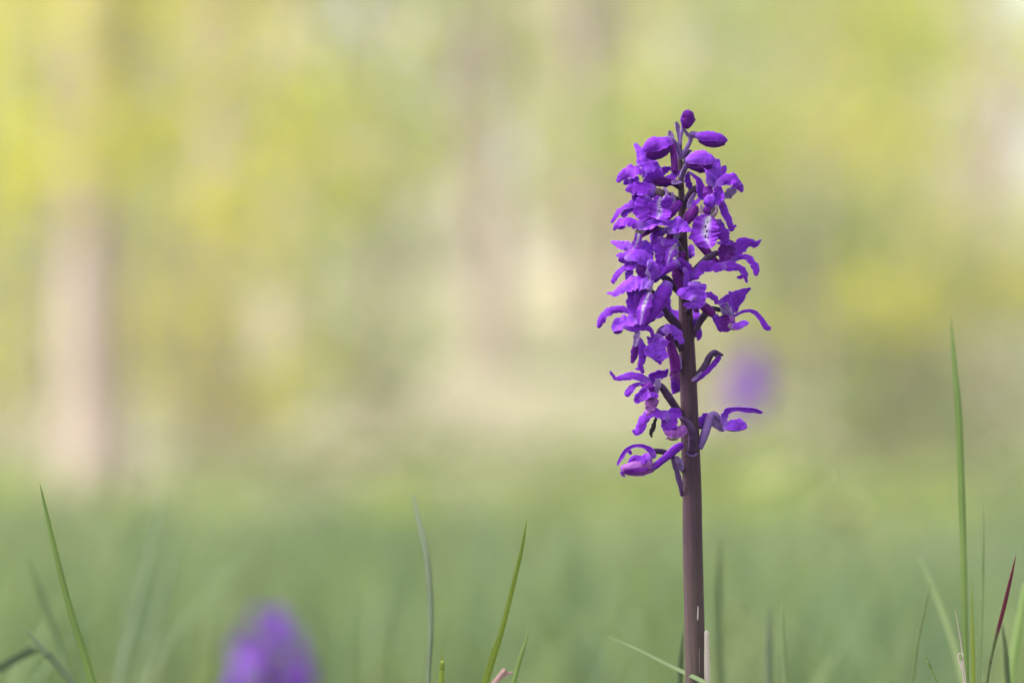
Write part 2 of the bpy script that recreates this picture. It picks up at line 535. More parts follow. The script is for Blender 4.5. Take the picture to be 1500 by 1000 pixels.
SEED = [0]
def ribbon(name, mat, pts, z0, z1, parent, tilt=0, cup=0.15, bow=0.0, ruffle=0.11, wob=0.06, th=0.00014, fold=False, round0=0.05, round1=0.04):
    """pts (px,py,width_px); depth z in mm towards the camera running z0 -> z1, bow mm in the middle"""
    SEED[0] += 1
    n = len(pts)
    wp = []
    for i, (x, y, wd) in enumerate(pts):
        v = i / (n - 1)
        z = z0 + (z1 - z0) * v + bow * 4 * v * (1 - v)
        p = P(x, y, -z / 1000)
        wp.append((p.x, p.y, p.z, wd * K))
    cup = cup * (0.75, 0.9, -0.55, 0.6)[SEED[0] % 4]
    vv, ff, uv = ribbon_geo(wp, tilt, cup, ruffle, nu=11, seed=SEED[0], wob=wob, fold=fold or SEED[0] % 3 == 0, round0=round0, round1=round1, twist=60 if wob > 0.03 else 0)
    vv, ff, uv = solid(vv, ff, uv, th, 11)
    return obj(name, vv, ff, mat, parent, uvs=uv)

def tube_geo(a, ns=12, ribs=0, ribamp=0.08, twist=0.0, cap=True, flat=1.0):
    """a: rows x,y,z,r"""
    n = len(a)
    C = [Vector(r[:3]) for r in a]
    T = (C[1] - C[0]).normalized()
    A = T.cross(Vector((0, 1, 0.01))).normalized()
    vv, uv = [], []
    for i in range(n):
        T = (C[min(i + 1, n - 1)] - C[max(i - 1, 0)]).normalized()
        A = (A - T * A.dot(T)).normalized()
        B = T.cross(A)
        for j in range(ns):
            th = 2 * math.pi * j / ns
            r = a[i][3] * (1 + ribamp * math.cos(ribs * th + twist * i / n)) if ribs else a[i][3]
            vv.append(C[i] + A * (r * math.cos(th)) + B * (r * flat * math.sin(th)))
            uv.append((j / ns, i / (n - 1)))
    ff = [(i * ns + j, i * ns + (j + 1) % ns, (i + 1) * ns + (j + 1) % ns, (i + 1) * ns + j) for i in range(n - 1) for j in range(ns)]
    if cap:
        ff.append(tuple(range(ns - 1, -1, -1)))
        ff.append(tuple(range((n - 1) * ns, n * ns)))
    return vv, ff, uv

def tube(name, mat, pts, z0, z1, parent, bow=0.0, ribs=0, ribamp=0.1, twist=0.0, ns=14, roundend=True):
    """pts (px,py,width_px)"""
    n = len(pts)
    wp = []
    for i, (x, y, wd) in enumerate(pts):
        v = i / (n - 1)
        p = P(x, y, -(z0 + (z1 - z0) * v + bow * 4 * v * (1 - v)) / 1000)
        wp.append((p.x, p.y, p.z, wd * K / 2))
    a = catmull(wp, max(10, 6 * n))
    if roundend:
        m = len(a)
        for i in range(m):
            v = i / (m - 1)
            if v > 0.9: a[i][3] *= math.sqrt(max(0.03, 1 - ((v - 0.9) / 0.1) ** 2))
    for i in range(len(a)):
        a[i][3] *= 1 + 0.10 * noise.noise(Vector((i * 0.4, pts[0][0], pts[0][1])))
    vv, ff, uv = tube_geo(a, ns, ribs, ribamp, twist)
    return obj(name, vv, ff, mat, parent, uvs=uv)

def blob_geo(c, rx, ry, rz, seed=0, amp=0.15, nu=14, nv=10):
    vv, ff, uv = [], [], []
    for i in range(nv + 1):
        ph = math.pi * i / nv
        for j in range(nu):
            th = 2 * math.pi * j / nu
            d = Vector((math.sin(ph) * math.cos(th), math.sin(ph) * math.sin(th), math.cos(ph)))
            k = 1 + amp * noise.noise(d * 1.8 + Vector((seed, seed * 2.1, 0)))
            vv.append(Vector((c[0] + d.x * rx * k, c[1] + d.y * ry * k, c[2] + d.z * rz * k)))
            uv.append((j / nu, i / nv))
    ff = [(i * nu + j, i * nu + (j + 1) % nu, (i + 1) * nu + (j + 1) % nu, (i + 1) * nu + j) for i in range(nv) for j in range(nu)]
    return vv, ff, uv

# ------------------------------------------------------------------ the orchid
orchid = empty('purple_orchid', P(1018, 1000, 0) * 1.0)
orchid.location = (P(1018, 1000).x + 0.001, 0, 0)
bpy.context.view_layer.update()
tag(orchid, 'tall sharp purple orchid spike on a dark brown stem among grass blades', 'orchid')

stem_px = [(1018, 1000, 29), (1017.5, 920, 29.5), (1016, 850, 29.5), (1014.5, 780, 29), (1014, 720, 28), (1011.5, 650, 27.5), (1010, 600, 26), (1007.5, 530, 24), (1005, 470, 21.5), (1003, 420, 18.5), (1001, 380, 15.5), (1000, 340, 13), (998.5, 300, 10.5), (997.5, 262, 8.5), (996.5, 235, 7.5), (996, 215, 6), (995.5, 200, 4.5)]
rows = [(orchid.location.x, 0, -0.01, 0.0032)] + [(orchid.location.x + 0.0004, 0, 0.06, 0.0030)]
for x, y, wd in stem_px:
    p = P(x, y, 0)
    rows.append((p.x, p.y, p.z, wd * K / 2))
a = catmull(rows, 90)
stem = obj('stem', *tube_geo(a, 24, 7, 0.018, 2.5)[:2], M['stem'], orchid)
# pale scars and lines on the stem
def scar(pts, mat, z):
    return ribbon('scar', mat, pts, z, z, stem, cup=0.1, wob=0.0, ruffle=0.1, th=0.0002)
scar([(1022.5, 887, 1.5), (1021.5, 902, 3), (1020.5, 916, 1.5)], M['g_straw'], 2.75)
scar([(1024, 948, 1), (1024, 968, 1.6), (1024, 992, 1.2)], M['g_straw'], 2.5)

FL = {}
def flower(key, cx, cy, r, z, mat, label=None):
    """the column at the heart of a flower; its petals are its sub-parts"""
    c = P(cx, cy, -z / 1000)
    vv, ff, uv = blob_geo(c, r * K, r * K * 0.9, r * K * 1.1, seed=cx * 0.37, amp=0.25)
    o = obj('flower', vv, ff, M[mat], orchid, uvs=uv)
    if label: o['label'] = label
    FL[key] = (o, cx, cy, z)
    return o

def petals(key, items):
    par = FL[key][0]
    for it in items:
        nm, mat, z0, z1, tilt, cup, pts = it[:7]
        kw = it[7] if len(it) > 7 else {}
        if nm in ('ovary', 'spur'):
            kw2 = dict(ribs=6, ribamp=0.07, twist=5.0) if nm == 'ovary' else dict(ribs=2, ribamp=0.05)
            kw2.update(kw)
            tube(nm, M[mat], pts, z0, z1, par, **kw2)
        elif nm == 'hood':
            x, y, rx, ry, rz = pts
            c = P(x, y, -z0 / 1000)
            vv, ff, uv = blob_geo(c, rx * K, rz * K, ry * K, seed=x * 0.7 + y, amp=0.35)
            obj('hood', vv, ff, M[mat], par, uvs=uv)
        else:
            ribbon(nm, M[mat], pts, z0, z1, par, tilt=tilt, cup=cup, **kw)

# --- buds at the tip
def bud(p0, p1, rad, z, lobes):
    """p0 base, p1 tip in px: a core wrapped by overlapping sepals"""
    (x0, y0), (x1, y1) = p0, p1
    rows = []
    for v, k in [(0, 0.3), (0.08, 0.55), (0.25, 0.88), (0.45, 1.0), (0.65, 0.95), (0.82, 0.75), (0.94, 0.45), (1, 0.1)]:
        p = P(x0 + (x1 - x0) * v, y0 + (y1 - y0) * v, -z / 1000)
        rows.append((p.x, p.y, p.z, rad * K * k * 0.8))
    vv, ff, uv = tube_geo(catmull(rows, 24), 20, 3, 0.06, 0.5)
    o = obj('bud', vv, ff, M['deep'], orchid, uvs=uv)
    f = rad * K * 1000
    for mat, dz, tl, cup, pts in lobes:
        SEED[0] += 4 - SEED[0] % 4 - (1 if SEED[0] % 4 == 0 else 0)
        SEED[0] -= SEED[0] % 4
        ribbon('sepal', M[mat], pts, z + dz * f * 0.7, z + dz * f * 0.7, o, tilt=tl, cup=cup / 0.9, bow=dz * f * 0.35, ruffle=0.05, wob=0.032)
    return o
b = bud((1004, 188), (1011, 164), 11, 1, [
 ('deep', 0.6, 5, 0.3, [(1003, 188, 9), (1006, 180, 17), (1009, 171, 20), (1011, 163, 9)]),
 ('violet', 0.3, 30, 0.3, [(1001, 184, 5), (1001, 175, 9), (1005, 166, 8), (1010, 162.5, 4)])])
tube('ovary', M['stalk'], [(996, 214, 6), (996.5, 204, 5.5), (999, 193, 5), (1001, 184, 6), (1005, 181, 7)], 0, 1, b)
ribbon('bract', M['stalk'], [(996, 210, 4), (994, 196, 5.5), (992.5, 186, 6.5), (990, 178, 4)], 1.5, 2, orchid, cup=0.2)
b = bud((1016, 198), (1064, 206.5), 10, 2, [
 ('violet', 0.7, 32, 0.3, [(1018, 198, 8), (1030, 199.5, 14), (1045, 200, 15.5), (1057, 202.5, 12), (1066, 206.5, 5)]),
 ('deep', 0.5, -35, 0.25, [(1023, 205, 5), (1034, 209.5, 9), (1048, 211, 10), (1063, 209.5, 6)]),  # lower sepal in deep purple: the bud's shaded underside put into colour
 ('violet', 0.8, -8, 0.25, [(1022, 203, 3), (1036, 206, 5), (1052, 208, 5), (1064, 208, 3)])])
tube('ovary', M['stalk'], [(998, 231, 7), (1005, 219, 6.5), (1011, 207, 6.5), (1012.5, 198, 9), (1018, 197.5, 9), (1027, 200, 9)], 0, 2, b, ribs=6, twist=4)
ribbon('bract', M['bract'], [(1012, 200, 6), (1007, 197, 6), (1003, 191, 4), (1000, 186, 2)], 2, 2, orchid)
b = bud((983, 211), (946, 221), 12, 5, [
 ('violet', 0.75, 32, 0.3, [(985, 207, 6), (971, 210, 18), (956, 212, 22), (943, 220, 8)]),
 ('deep', 0.4, -38, 0.25, [(983, 217, 6), (970, 223, 14), (957, 227, 13), (946, 227, 6)]),  # deeper purple paints the shade on this bud's lower half
 ('light', 0.8, 5, 0.2, [(980, 207, 3), (966, 212, 7), (952, 217, 4)])])
tube('ovary', M['stalk'], [(997, 234, 7), (993, 218, 7), (988, 208, 7), (981, 203, 7), (974, 203, 6)], 0, 5, b, ribs=6, twist=4)
tube('spur', M['magenta'], [(985, 211, 8), (986.5, 224, 10), (988, 240, 10.5), (988, 254, 10)], 4, 5, b)
ribbon('bract', M['bract'], [(984, 207, 5), (983, 200, 9), (980, 191, 4)], 1, 0, orchid)
b = bud((1004, 237), (1047, 237), 12, 6, [
 ('light', 0.75, 30, 0.28, [(1003, 236, 6), (1014, 232.5, 17), (1028, 231, 22), (1040, 233, 17), (1051, 237, 3)]),
 ('deep', 0.45, -38, 0.25, [(1006, 243, 4), (1018, 245, 10), (1031, 246.5, 12.5), (1043, 242, 6)])])  # darker colour stands for the shade below the lit upper sepal
tube('ovary', M['stalk'], [(998, 262, 8), (1001, 252, 8), (1005, 244, 8), (1011, 238, 9)], 0, 5, b, ribs=6, twist=4)
ribbon('bract', M['bract'], [(1002, 242, 4), (1005, 230, 5), (1009, 222, 5), (1014, 221, 3)], 1, 3, orchid)

# --- A: upper left flower
flower('A', 953, 264, 8, 6, 'violet')
petals('A', [
 ('ovary', 'ovary', 0, 6, 0, 0, [(997, 275, 8), (985, 268, 8), (970, 262, 8), (958, 264, 7)]),
 ('sepal', 'light', 6, 0, 25, 0.12, [(955, 262, 26), (953, 247, 30), (946, 233, 23), (937, 221, 13), (930, 210, 4)]),
 ('sepal', 'violet', 7, 8, 35, 0.28, [(950, 260, 9), (937, 254, 16), (924, 252, 17), (912, 258, 13), (904, 267, 5)]),
 ('petal', 'light', 3, 4, -30, 0.1, [(936, 262, 8), (924, 266, 10), (913, 268, 5)]),
 ('petal', 'violet', 3, 2, 20, 0.15, [(964, 258, 8), (973, 250, 10), (983, 246, 5)]),
 ('petal', 'violet', 6, 3, 30, 0.2, [(976, 263, 6), (986, 258, 11), (994, 249, 5)]),
 ('petal', 'deep', 9, 8, -25, 0.25, [(950, 266, 12), (966, 267, 13), (983, 267, 11), (996, 267, 5)]),
 ('petal', 'violet', 9, 9, 35, 0.25, [(943, 273, 6), (950, 265, 15), (960, 257, 18), (972, 259, 10)]),
 ('sepal', 'lav', 10, 9, 20, 0.2, [(984, 267, 6), (992, 266.5, 5), (999, 266, 3)]),
])
# --- B: second left flower with a white spotted lip
flower('B', 966, 284, 6, 9, 'brown')
petals('B', [
 ('ovary', 'ovary', 0, 8, 0, 0, [(999, 298, 9), (988, 290, 8), (975, 283, 8), (964, 280, 7)]),
 ('petal', 'violet', 10, 12, 28, 0.2, [(962, 277, 12), (945, 277, 19), (929, 277, 19), (916, 279, 4)]),
 ('petal', 'violet', 11, 9, -15, 0.2, [(958, 283, 12), (942, 286, 16), (926, 291, 8)]),
 ('hood', 'brown', 10, 0, 0, 0, (963, 282, 8, 7, 4)),
 ('petal', 'lav', 12, 12, 10, 0.3, [(972, 274, 4), (977, 282, 5), (974, 291, 6), (968, 297, 6)]),
 ('lip', 'lip', 12, 14, -5, 0.10, [(968, 288, 12), (967, 298, 26), (966, 309, 34), (962, 321, 26)]),
 ('lip_lobe', 'violet', 13, 12, 20, 0.3, [(984, 288, 8), (977, 297, 15), (971, 306, 10)]),
 ('lip_lobe', 'violet', 11, 13, 25, 0.25, [(952, 288, 16), (944, 301, 30), (945, 313, 30), (950, 323, 16)]),
 ('sepal', 'violet', 9, 6, 25, 0.2, [(940, 290, 14), (927, 299, 11), (913, 305, 7), (903, 315, 6), (896, 327, 4)]),
 ('sepal', 'violet', 8, 8, 10, 0.2, [(936, 304, 8), (921, 308, 9), (911, 318, 8)]),
 ('spur', 'deep', 9, 11, 0, 0, [(997, 296, 8), (988, 305, 14), (978, 316, 13), (970, 324, 8)]),
 ('petal', 'lav', 8, 8, 5, 0.2, [(984, 281, 3), (987, 291, 6), (990, 301, 3)]),
])
# --- C: moustache-shaped flower
flower('C', 938, 338, 6, 13, 'throat')
petals('C', [
 ('ovary', 'ovary', 0, 12, 0, 0, [(999, 350, 10), (980, 340, 8), (958, 334, 8), (942, 336, 7)]),
 ('sepal', 'violet', 14, 12, 40, 0.28, [(942, 333, 13), (926, 327, 15), (912, 326, 13), (904, 330, 9), (899, 337, 3)]),
 ('sepal', 'violet', 11, 11, -30, 0.2, [(916, 330, 5), (909, 333, 5), (904, 334, 2)]),
 ('sepal', 'light', 14, 13, 40, 0.25, [(933, 334, 8), (946, 328, 16), (962, 323, 15), (978, 325, 14), (988, 330, 6)]),
 ('petal', 'light', 13, 15, 30, 0.12, [(978, 340, 8), (990, 330, 24), (1001, 332, 17), (1013, 339, 4)]),
 ('spur', 'magenta', 12, 9, 0, 0, [(940, 346, 4), (951, 339, 7), (965, 331, 6)]),
 ('hood', 'throat', 13, 0, 0, 0, (936, 341, 6, 6, 4)),
 ('lip', 'lip', 14, 12, -10, 0.18, [(936, 342, 11), (934, 352, 12), (930, 362, 14), (922, 372, 8)]),
 ('lip_lobe', 'light', 10, 6, 30, 0.15, [(928, 363, 12), (914, 360, 15), (905, 357, 9), (895, 354, 3)]),
 ('lip_lobe', 'light', 10, 10, 20, 0.25, [(941, 353, 10), (946, 362, 18), (950, 372, 17), (953, 380, 8)]),
])
# --- D: left middle flower
flower('D', 955, 398, 9, 13, 'lav')
petals('D', [
 ('ovary', 'ovary', 0, 12, 0, 0, [(996, 428, 11), (984, 416, 12), (970, 404, 10), (958, 400, 8)]),
 ('petal', 'light', 15, 14, 38, 0.22, [(915, 380, 6), (929, 374, 18), (944, 378, 22), (957, 390, 9)]),
 ('sepal', 'violet', 12, 9, 30, 0.2, [(928, 374, 12), (914, 374, 10), (903, 374, 3)]),
 ('sepal', 'violet', 11, 10, -15, 0.2, [(926, 383, 12), (915, 381, 10), (906, 380, 5)]),
 ('petal', 'violet', 12, 11, 10, 0.2, [(936, 384, 14), (924, 388, 16), (914, 391, 8)]),
 ('sepal', 'violet', 10, 8, 28, 0.25, [(926, 390, 9), (912, 395, 9), (903, 404, 8), (897, 415, 6)]),
 ('petal', 'light', 9, 9, 0, 0.2, [(924, 394, 11), (921, 402, 11), (921, 413, 8)]),
 ('petal', 'deep', 12, 12, -15, 0.2, [(936, 386, 14), (942, 397, 19), (947, 411, 9)]),
 ('petal', 'violet', 14, 10, 15, 0.2, [(958, 406, 10), (965, 392, 20), (972, 380, 15), (978, 370, 4)]),
 ('petal', 'light', 16, 14, 20, 0.25, [(948, 384, 12), (955, 390, 15), (958, 400, 12), (957, 411, 6)]),
 ('spur', 'violet', 13, 11, 0, 0, [(994, 383, 12), (982, 391, 12), (970, 401, 8), (958, 414, 5)]),
])
# --- E: flower beside the stem
flower('E', 984, 350, 9, 8, 'deep')
petals('E', [
 ('ovary', 'ovary', 0, 8, 0, 0, [(1001, 378, 10), (996, 364, 9), (988, 352, 9)]),
 ('sepal', 'violet', 9, 10, 15, 0.25, [(972, 338, 10), (962, 345, 16), (961, 356, 16), (964, 368, 10)]),
 ('petal', 'violet', 10, 12, -10, 0.22, [(974, 348, 20), (970, 361, 26), (968, 374, 20), (966, 384, 8)]),
 ('petal', 'violet', 11, 10, 20, 0.2, [(973, 338, 8), (984, 337, 13), (995, 342, 8)]),
 ('hood', 'magenta', 9, 0, 0, 0, (984, 346, 8, 6, 4)),
 ('petal', 'lav', 11, 11, 20, 0.25, [(987, 334, 6), (991, 345, 8), (990, 354, 5)]),
 ('petal', 'light', 12, 12, 25, 0.2, [(968, 356, 8), (981, 354, 10), (993, 353, 6)]),
 ('lip', 'lip', 11, 13, 5, 0.15, [(991, 354, 10), (985, 364, 18), (981, 374, 14), (977, 390, 5)]),
 ('lip_lobe', 'lav', 12, 12, 10, 0.25, [(991, 360, 6), (990, 368, 8), (991, 377, 4)]),
])
# --- F: arched petals in front of the stem
flower('F', 998, 392, 7, 8, 'deep')
petals('F', [
 ('ovary', 'ovary', 0, 8, 0, 0, [(1002, 428, 10), (999, 412, 10), (998, 396, 8)]),
 ('sepal', 'violet', 11, 9, 35, 0.28, [(978, 394, 7), (987, 385, 11), (997, 384, 12), (1006, 391, 11), (1011, 403, 7)]),
 ('petal', 'light', 10, 9, 10, 0.2, [(1002, 391, 8), (1006, 402, 9), (1005, 414, 8), (1002, 425, 4)]),
 ('spur', 'magenta', 7, 7, 0, 0, [(990, 392, 12), (992, 404, 15), (996, 416, 12), (999, 428, 7)]),
 ('petal', 'magenta', 9, 8, 20, 0.25, [(990, 376, 9), (998, 373, 11), (1004, 376, 7)]),
 ('bract', 'magenta', 4, 3, 10, 0.25, [(1008, 418, 6), (1012, 402, 8), (1010, 386, 6)]),
])
# --- G: front flower over the stem
flower('G', 1018, 430, 8, 10, 'violet')
petals('G', [
 ('ovary', 'ovary', 0, 9, 0, 0, [(1006, 462, 10), (1012, 448, 9), (1018, 434, 8)]),
 ('lip', 'light', 13, 15, 8, 0.14, [(1017, 411, 15), (1021, 424, 26), (1022, 438, 22), (1019, 452, 14)], dict(ruffle=0.14)),
 ('lip_lobe', 'light', 15, 13, 35, 0.35, [(1018, 438, 10), (1008, 432, 16), (999, 428, 14), (993, 427, 7)]),
 ('lip_lobe', 'light', 14, 13, 15, 0.2, [(1020, 446, 12), (1010, 447, 9), (1001, 446, 4)]),
 ('petal', 'violet', 13, 11, 30, 0.2, [(1022, 424, 14), (1029, 420, 12), (1034, 416, 3)]),
 ('petal', 'deep', 10, 9, -20, 0.2, [(1017, 448, 8), (1020, 454, 8), (1023, 457, 3)]),
 ('petal', 'violet', 8, 9, 30, 0.3, [(1030, 433, 9), (1041, 433, 10), (1048, 438, 9), (1050, 446, 6)]),
 ('spur', 'magenta', 7, 4, 0, 0, [(1022, 441, 10), (1030, 448, 13), (1040, 456, 13), (1046, 463, 8)]),
])
# --- H: right middle flower
flower('H', 1059, 384, 6, 3, 'violet')
petals('H', [
 ('ovary', 'ovary', 1, 2, 0, 0, [(1008, 408, 9), (1018, 396, 9), (1029, 384, 9.5), (1040, 375, 10), (1051, 371, 8), (1060, 376, 7)], dict(bow=2)),
 ('sepal', 'violet', 2, -2, 25, 0.15, [(1066, 382, 8), (1076, 369, 19), (1088, 358, 20), (1099, 356, 11), (1106, 358, 8), (1115, 351, 2)]),
 ('petal', 'deep', 5, 4, -15, 0.25, [(1061, 386, 12), (1062, 374, 20), (1067, 362, 24), (1074, 353, 10)]),
 ('sepal', 'violet', 4, 6, 25, 0.22, [(1070, 384, 6), (1084, 377, 7), (1095, 377, 10), (1103, 385, 12), (1108, 396, 11), (1106, 404, 6)]),
 ('lip', 'violet', 6, 9, 40, 0.25, [(1064, 388, 9), (1050, 391, 15), (1035, 390, 16), (1024, 397, 13), (1017, 410, 10)]),
 ('lip_lobe', 'violet', 6, 7, 30, 0.25, [(1055, 389, 12), (1070, 390, 15), (1083, 392, 11), (1091, 401, 9), (1094, 415, 3)]),
 ('lip_lobe', 'violet', 7, 6, 0, 0.2, [(1090, 403, 6), (1085, 406, 6), (1079, 406, 3)]),
 ('spur', 'magenta', 3, 3, 0, 0, [(1058, 390, 9), (1047, 382, 10), (1036, 369, 12), (1026, 357, 13), (1016, 348, 10)]),
 ('petal', 'violet', 6, 4, 35, 0.2, [(1050, 356, 3), (1062, 355, 7), (1072, 358, 7), (1078, 362, 3)]),
])
# --- I: upper right flower with large pale spotted lip
flower('I', 1040, 304, 7, 7, 'brown')
petals('I', [
 ('ovary', 'ovary', 0, 7, 0, 0, [(1000, 306, 10), (1008, 291, 13), (1018, 278, 12), (1030, 276, 8), (1038, 290, 7)]),
 ('sepal', 'light', 8, 3, 22, 0.12, [(1042, 275, 16), (1044, 260, 29), (1048, 247, 20), (1053, 233, 3)]),
 ('sepal', 'violet', 4, 2, 10, 0.2, [(1052, 262, 12), (1058, 251, 11), (1063, 243, 4)]),
 ('petal', 'violet', 9, 9, 10, 0.25, [(1010, 252, 3), (1018, 259, 5), (1024, 266, 9), (1027, 279, 12), (1029, 293, 9)]),
 ('sepal', 'violet', 9, 10, 38, 0.3, [(1048, 273, 9), (1062, 263, 16), (1074, 264, 19), (1082, 273, 14), (1088, 282, 3)]),
 ('petal', 'lav', 5, 6, -20, 0.15, [(1078, 276, 9), (1068, 283, 13), (1060, 290, 5)]),
 ('petal', 'deep', 10, 11, -5, 0.25, [(1036, 272, 10), (1038, 284, 15), (1040, 296, 9)]),
 ('petal', 'violet', 11, 11, 10, 0.25, [(1049, 272, 8), (1053, 283, 16), (1052, 296, 11)]),
 ('hood', 'light', 12, 0, 0, 0, (1040, 294, 9.5, 9, 5)),
 ('hood', 'throat', 8, 0, 0, 0, (1039, 308, 10, 10, 4)),
 ('hood', 'deep', 12, 0, 0, 0, (1036, 308, 5.5, 6.5, 3)),
 ('petal', 'throat', 13, 13, 10, 0.3, [(1028, 300, 3), (1026, 308, 5), (1031, 316, 6), (1038, 321, 5)]),
 ('petal', 'throat', 13, 13, 10, 0.3, [(1049, 300, 3), (1050, 308, 5), (1046, 315, 5), (1040, 320, 4)]),
 ('petal', 'violet', 12, 10, 20, 0.25, [(1046, 298, 7), (1054, 297, 9), (1060, 302, 5)]),
 ('lip', 'lip', 14, 15, -4, 0.12, [(1040, 316, 15), (1036, 325, 32), (1033, 338, 46), (1036, 351, 36), (1041, 363, 14)]),
 ('lip_lobe', 'violet', 11, 8, 10, 0.2, [(1050, 321, 9), (1056, 335, 17), (1061, 347, 18), (1065, 356, 8)], dict(ruffle=0.14)),
 ('sepal', 'violet', 9, 8, 10, 0.25, [(1056, 291, 8), (1060, 306, 12), (1066, 321, 11), (1070, 331, 9), (1073, 339, 8)]),
 ('petal', 'violet', 8, 8, 25, 0.2, [(1069, 333, 6), (1074, 332, 6), (1079, 330, 3)]),
 ('petal', 'lav', 7, 9, 20, 0.2, [(1019, 283, 4), (1013, 293, 7), (1008, 305, 5)]),
 ('petal', 'violet', 8, 9, 20, 0.2, [(1009, 304, 6), (1017, 298, 8), (1025, 292, 4)]),
 ('spur', 'magenta', 9, 8, 0, 0, [(1003, 329, 8), (1008, 320, 15), (1015, 311, 16), (1022, 302, 8)], dict()),
 ('petal', 'violet', 3, 3, 20, 0.2, [(1010, 251, 5), (1007, 261, 9), (1010, 272, 10), (1014, 280, 6)]),
])
# --- J: large left flower
flower('J', 950, 422, 6, 13, 'brown')
petals('J', [
 ('ovary', 'ovary', 0, 12, 0, 0, [(1000, 486, 11), (986, 470, 12), (973, 455, 11), (965, 440, 8), (955, 425, 7)], dict(bow=-2)),
 ('sepal', 'light', 15, 12, 40, 0.25, [(956, 418, 14), (942, 415, 18), (926, 416, 20), (911, 424, 13), (900, 430, 8), (889, 429, 2)]),
 ('petal', 'violet', 13, 14, -8, 0.25, [(934, 420, 20), (929, 434, 22), (929, 448, 20), (934, 462, 12)]),
 ('petal', 'violet', 14, 14, 15, 0.2, [(943, 418, 14), (938, 432, 18), (936, 446, 14), (936, 460, 8)]),
 ('hood', 'lav', 15, 0, 0, 0, (951, 420, 5, 9, 3.5)),
 ('lip', 'lip', 16, 16, -10, 0.2, [(951, 428, 10), (946, 443, 18), (941, 459, 18), (938, 477, 9)]),
 ('spur', 'violet', 12, 14, 0, 0, [(979, 413, 13), (973, 427, 22), (964, 443, 22), (955, 459, 16), (945, 476, 7)]),
 ('sepal', 'violet', 10, 8, 38, 0.3, [(934, 463, 6), (919, 455, 9), (906, 453, 10), (893, 456, 11), (883, 467, 10), (876, 480, 6)]),
 ('lip_lobe', 'light', 15, 12, 40, 0.25, [(939, 466, 14), (922, 470, 19), (907, 474, 17), (896, 483, 8)]),
 ('lip_lobe', 'violet', 12, 12, -20, 0.2, [(911, 483, 6), (905, 486, 6), (899, 486, 3)]),
 ('lip_lobe', 'violet', 16, 12, 30, 0.25, [(911, 478, 4), (926, 481, 10), (942, 479, 11), (953, 483, 7), (957, 496, 4)]),
 ('petal', 'violet', 8, 8, 10, 0.2, [(972, 458, 8), (964, 463, 8), (957, 466, 4)]),
])
# --- K: hanging two-lobed lip
flower('K', 933, 486, 4, 10, 'lav')
petals('K', [
 ('ovary', 'ovary', 8, 10, 0, 0, [(958, 466, 7), (945, 473, 7), (934, 484, 6)]),
 ('lip', 'lav', 11, 11, 0, 0.25, [(934, 485, 8), (932, 495, 9), (930, 508, 5)]),
 ('lip_lobe', 'deep', 10, 10, -10, 0.2, [(933, 497, 6), (931, 508, 11), (929, 522, 10), (925, 532, 4)], dict(ruffle=0.12)),
 ('lip_lobe', 'violet', 11, 10, 10, 0.25, [(936, 494, 4), (941, 508, 11), (941, 524, 12), (938, 536, 8), (943, 547, 5)], dict(ruffle=0.12)),
 ('petal', 'violet', 10, 9, 10, 0.2, [(938, 538, 4), (935, 540, 5), (931, 540, 2)]),
])
# --- L: bell-shaped lip left of the stem
flower('L', 972, 486, 6, 8, 'violet')
petals('L', [
 ('ovary', 'ovary', 0, 8, 0, 0, [(1000, 514, 10), (992, 502, 8), (984, 490, 7), (974, 480, 7), (966, 484, 7), (962, 494, 6)]),
 ('lip', 'light', 10, 12, 5, 0.2, [(966, 489, 10), (963, 500, 28), (963, 512, 32), (960, 527, 26)], dict(ruffle=0.16)),
 ('lip_lobe', 'violet', 11, 11, 0, 0.2, [(961, 522, 14), (966, 529, 8), (968, 534, 3)]),
 ('lip_lobe', 'violet', 10, 9, 0, 0.2, [(957, 500, 8), (951, 496, 5), (948, 493, 2)]),
 ('sepal', 'light', 9, 7, 30, 0.3, [(970, 486, 10), (982, 482, 14), (993, 490, 15), (1000, 504, 7)]),
 ('spur', 'magenta', 4, 1, 0, 0, [(978, 490, 9), (983, 508, 13), (988, 527, 15), (990, 544, 15)], dict(roundend=False)),
 ('petal', 'pink', -2, -4, 10, 0.2, [(990, 541, 15), (990, 552, 17), (991, 562, 17), (992, 574, 16)]),
 ('petal', 'violet', -1, -3, 0, 0.2, [(986, 556, 5), (989, 565, 12), (992, 575, 15)]),
 ('petal', 'lav', 2, 2, 10, 0.25, [(993, 519, 5), (995, 529, 7), (998, 541, 4)]),
])
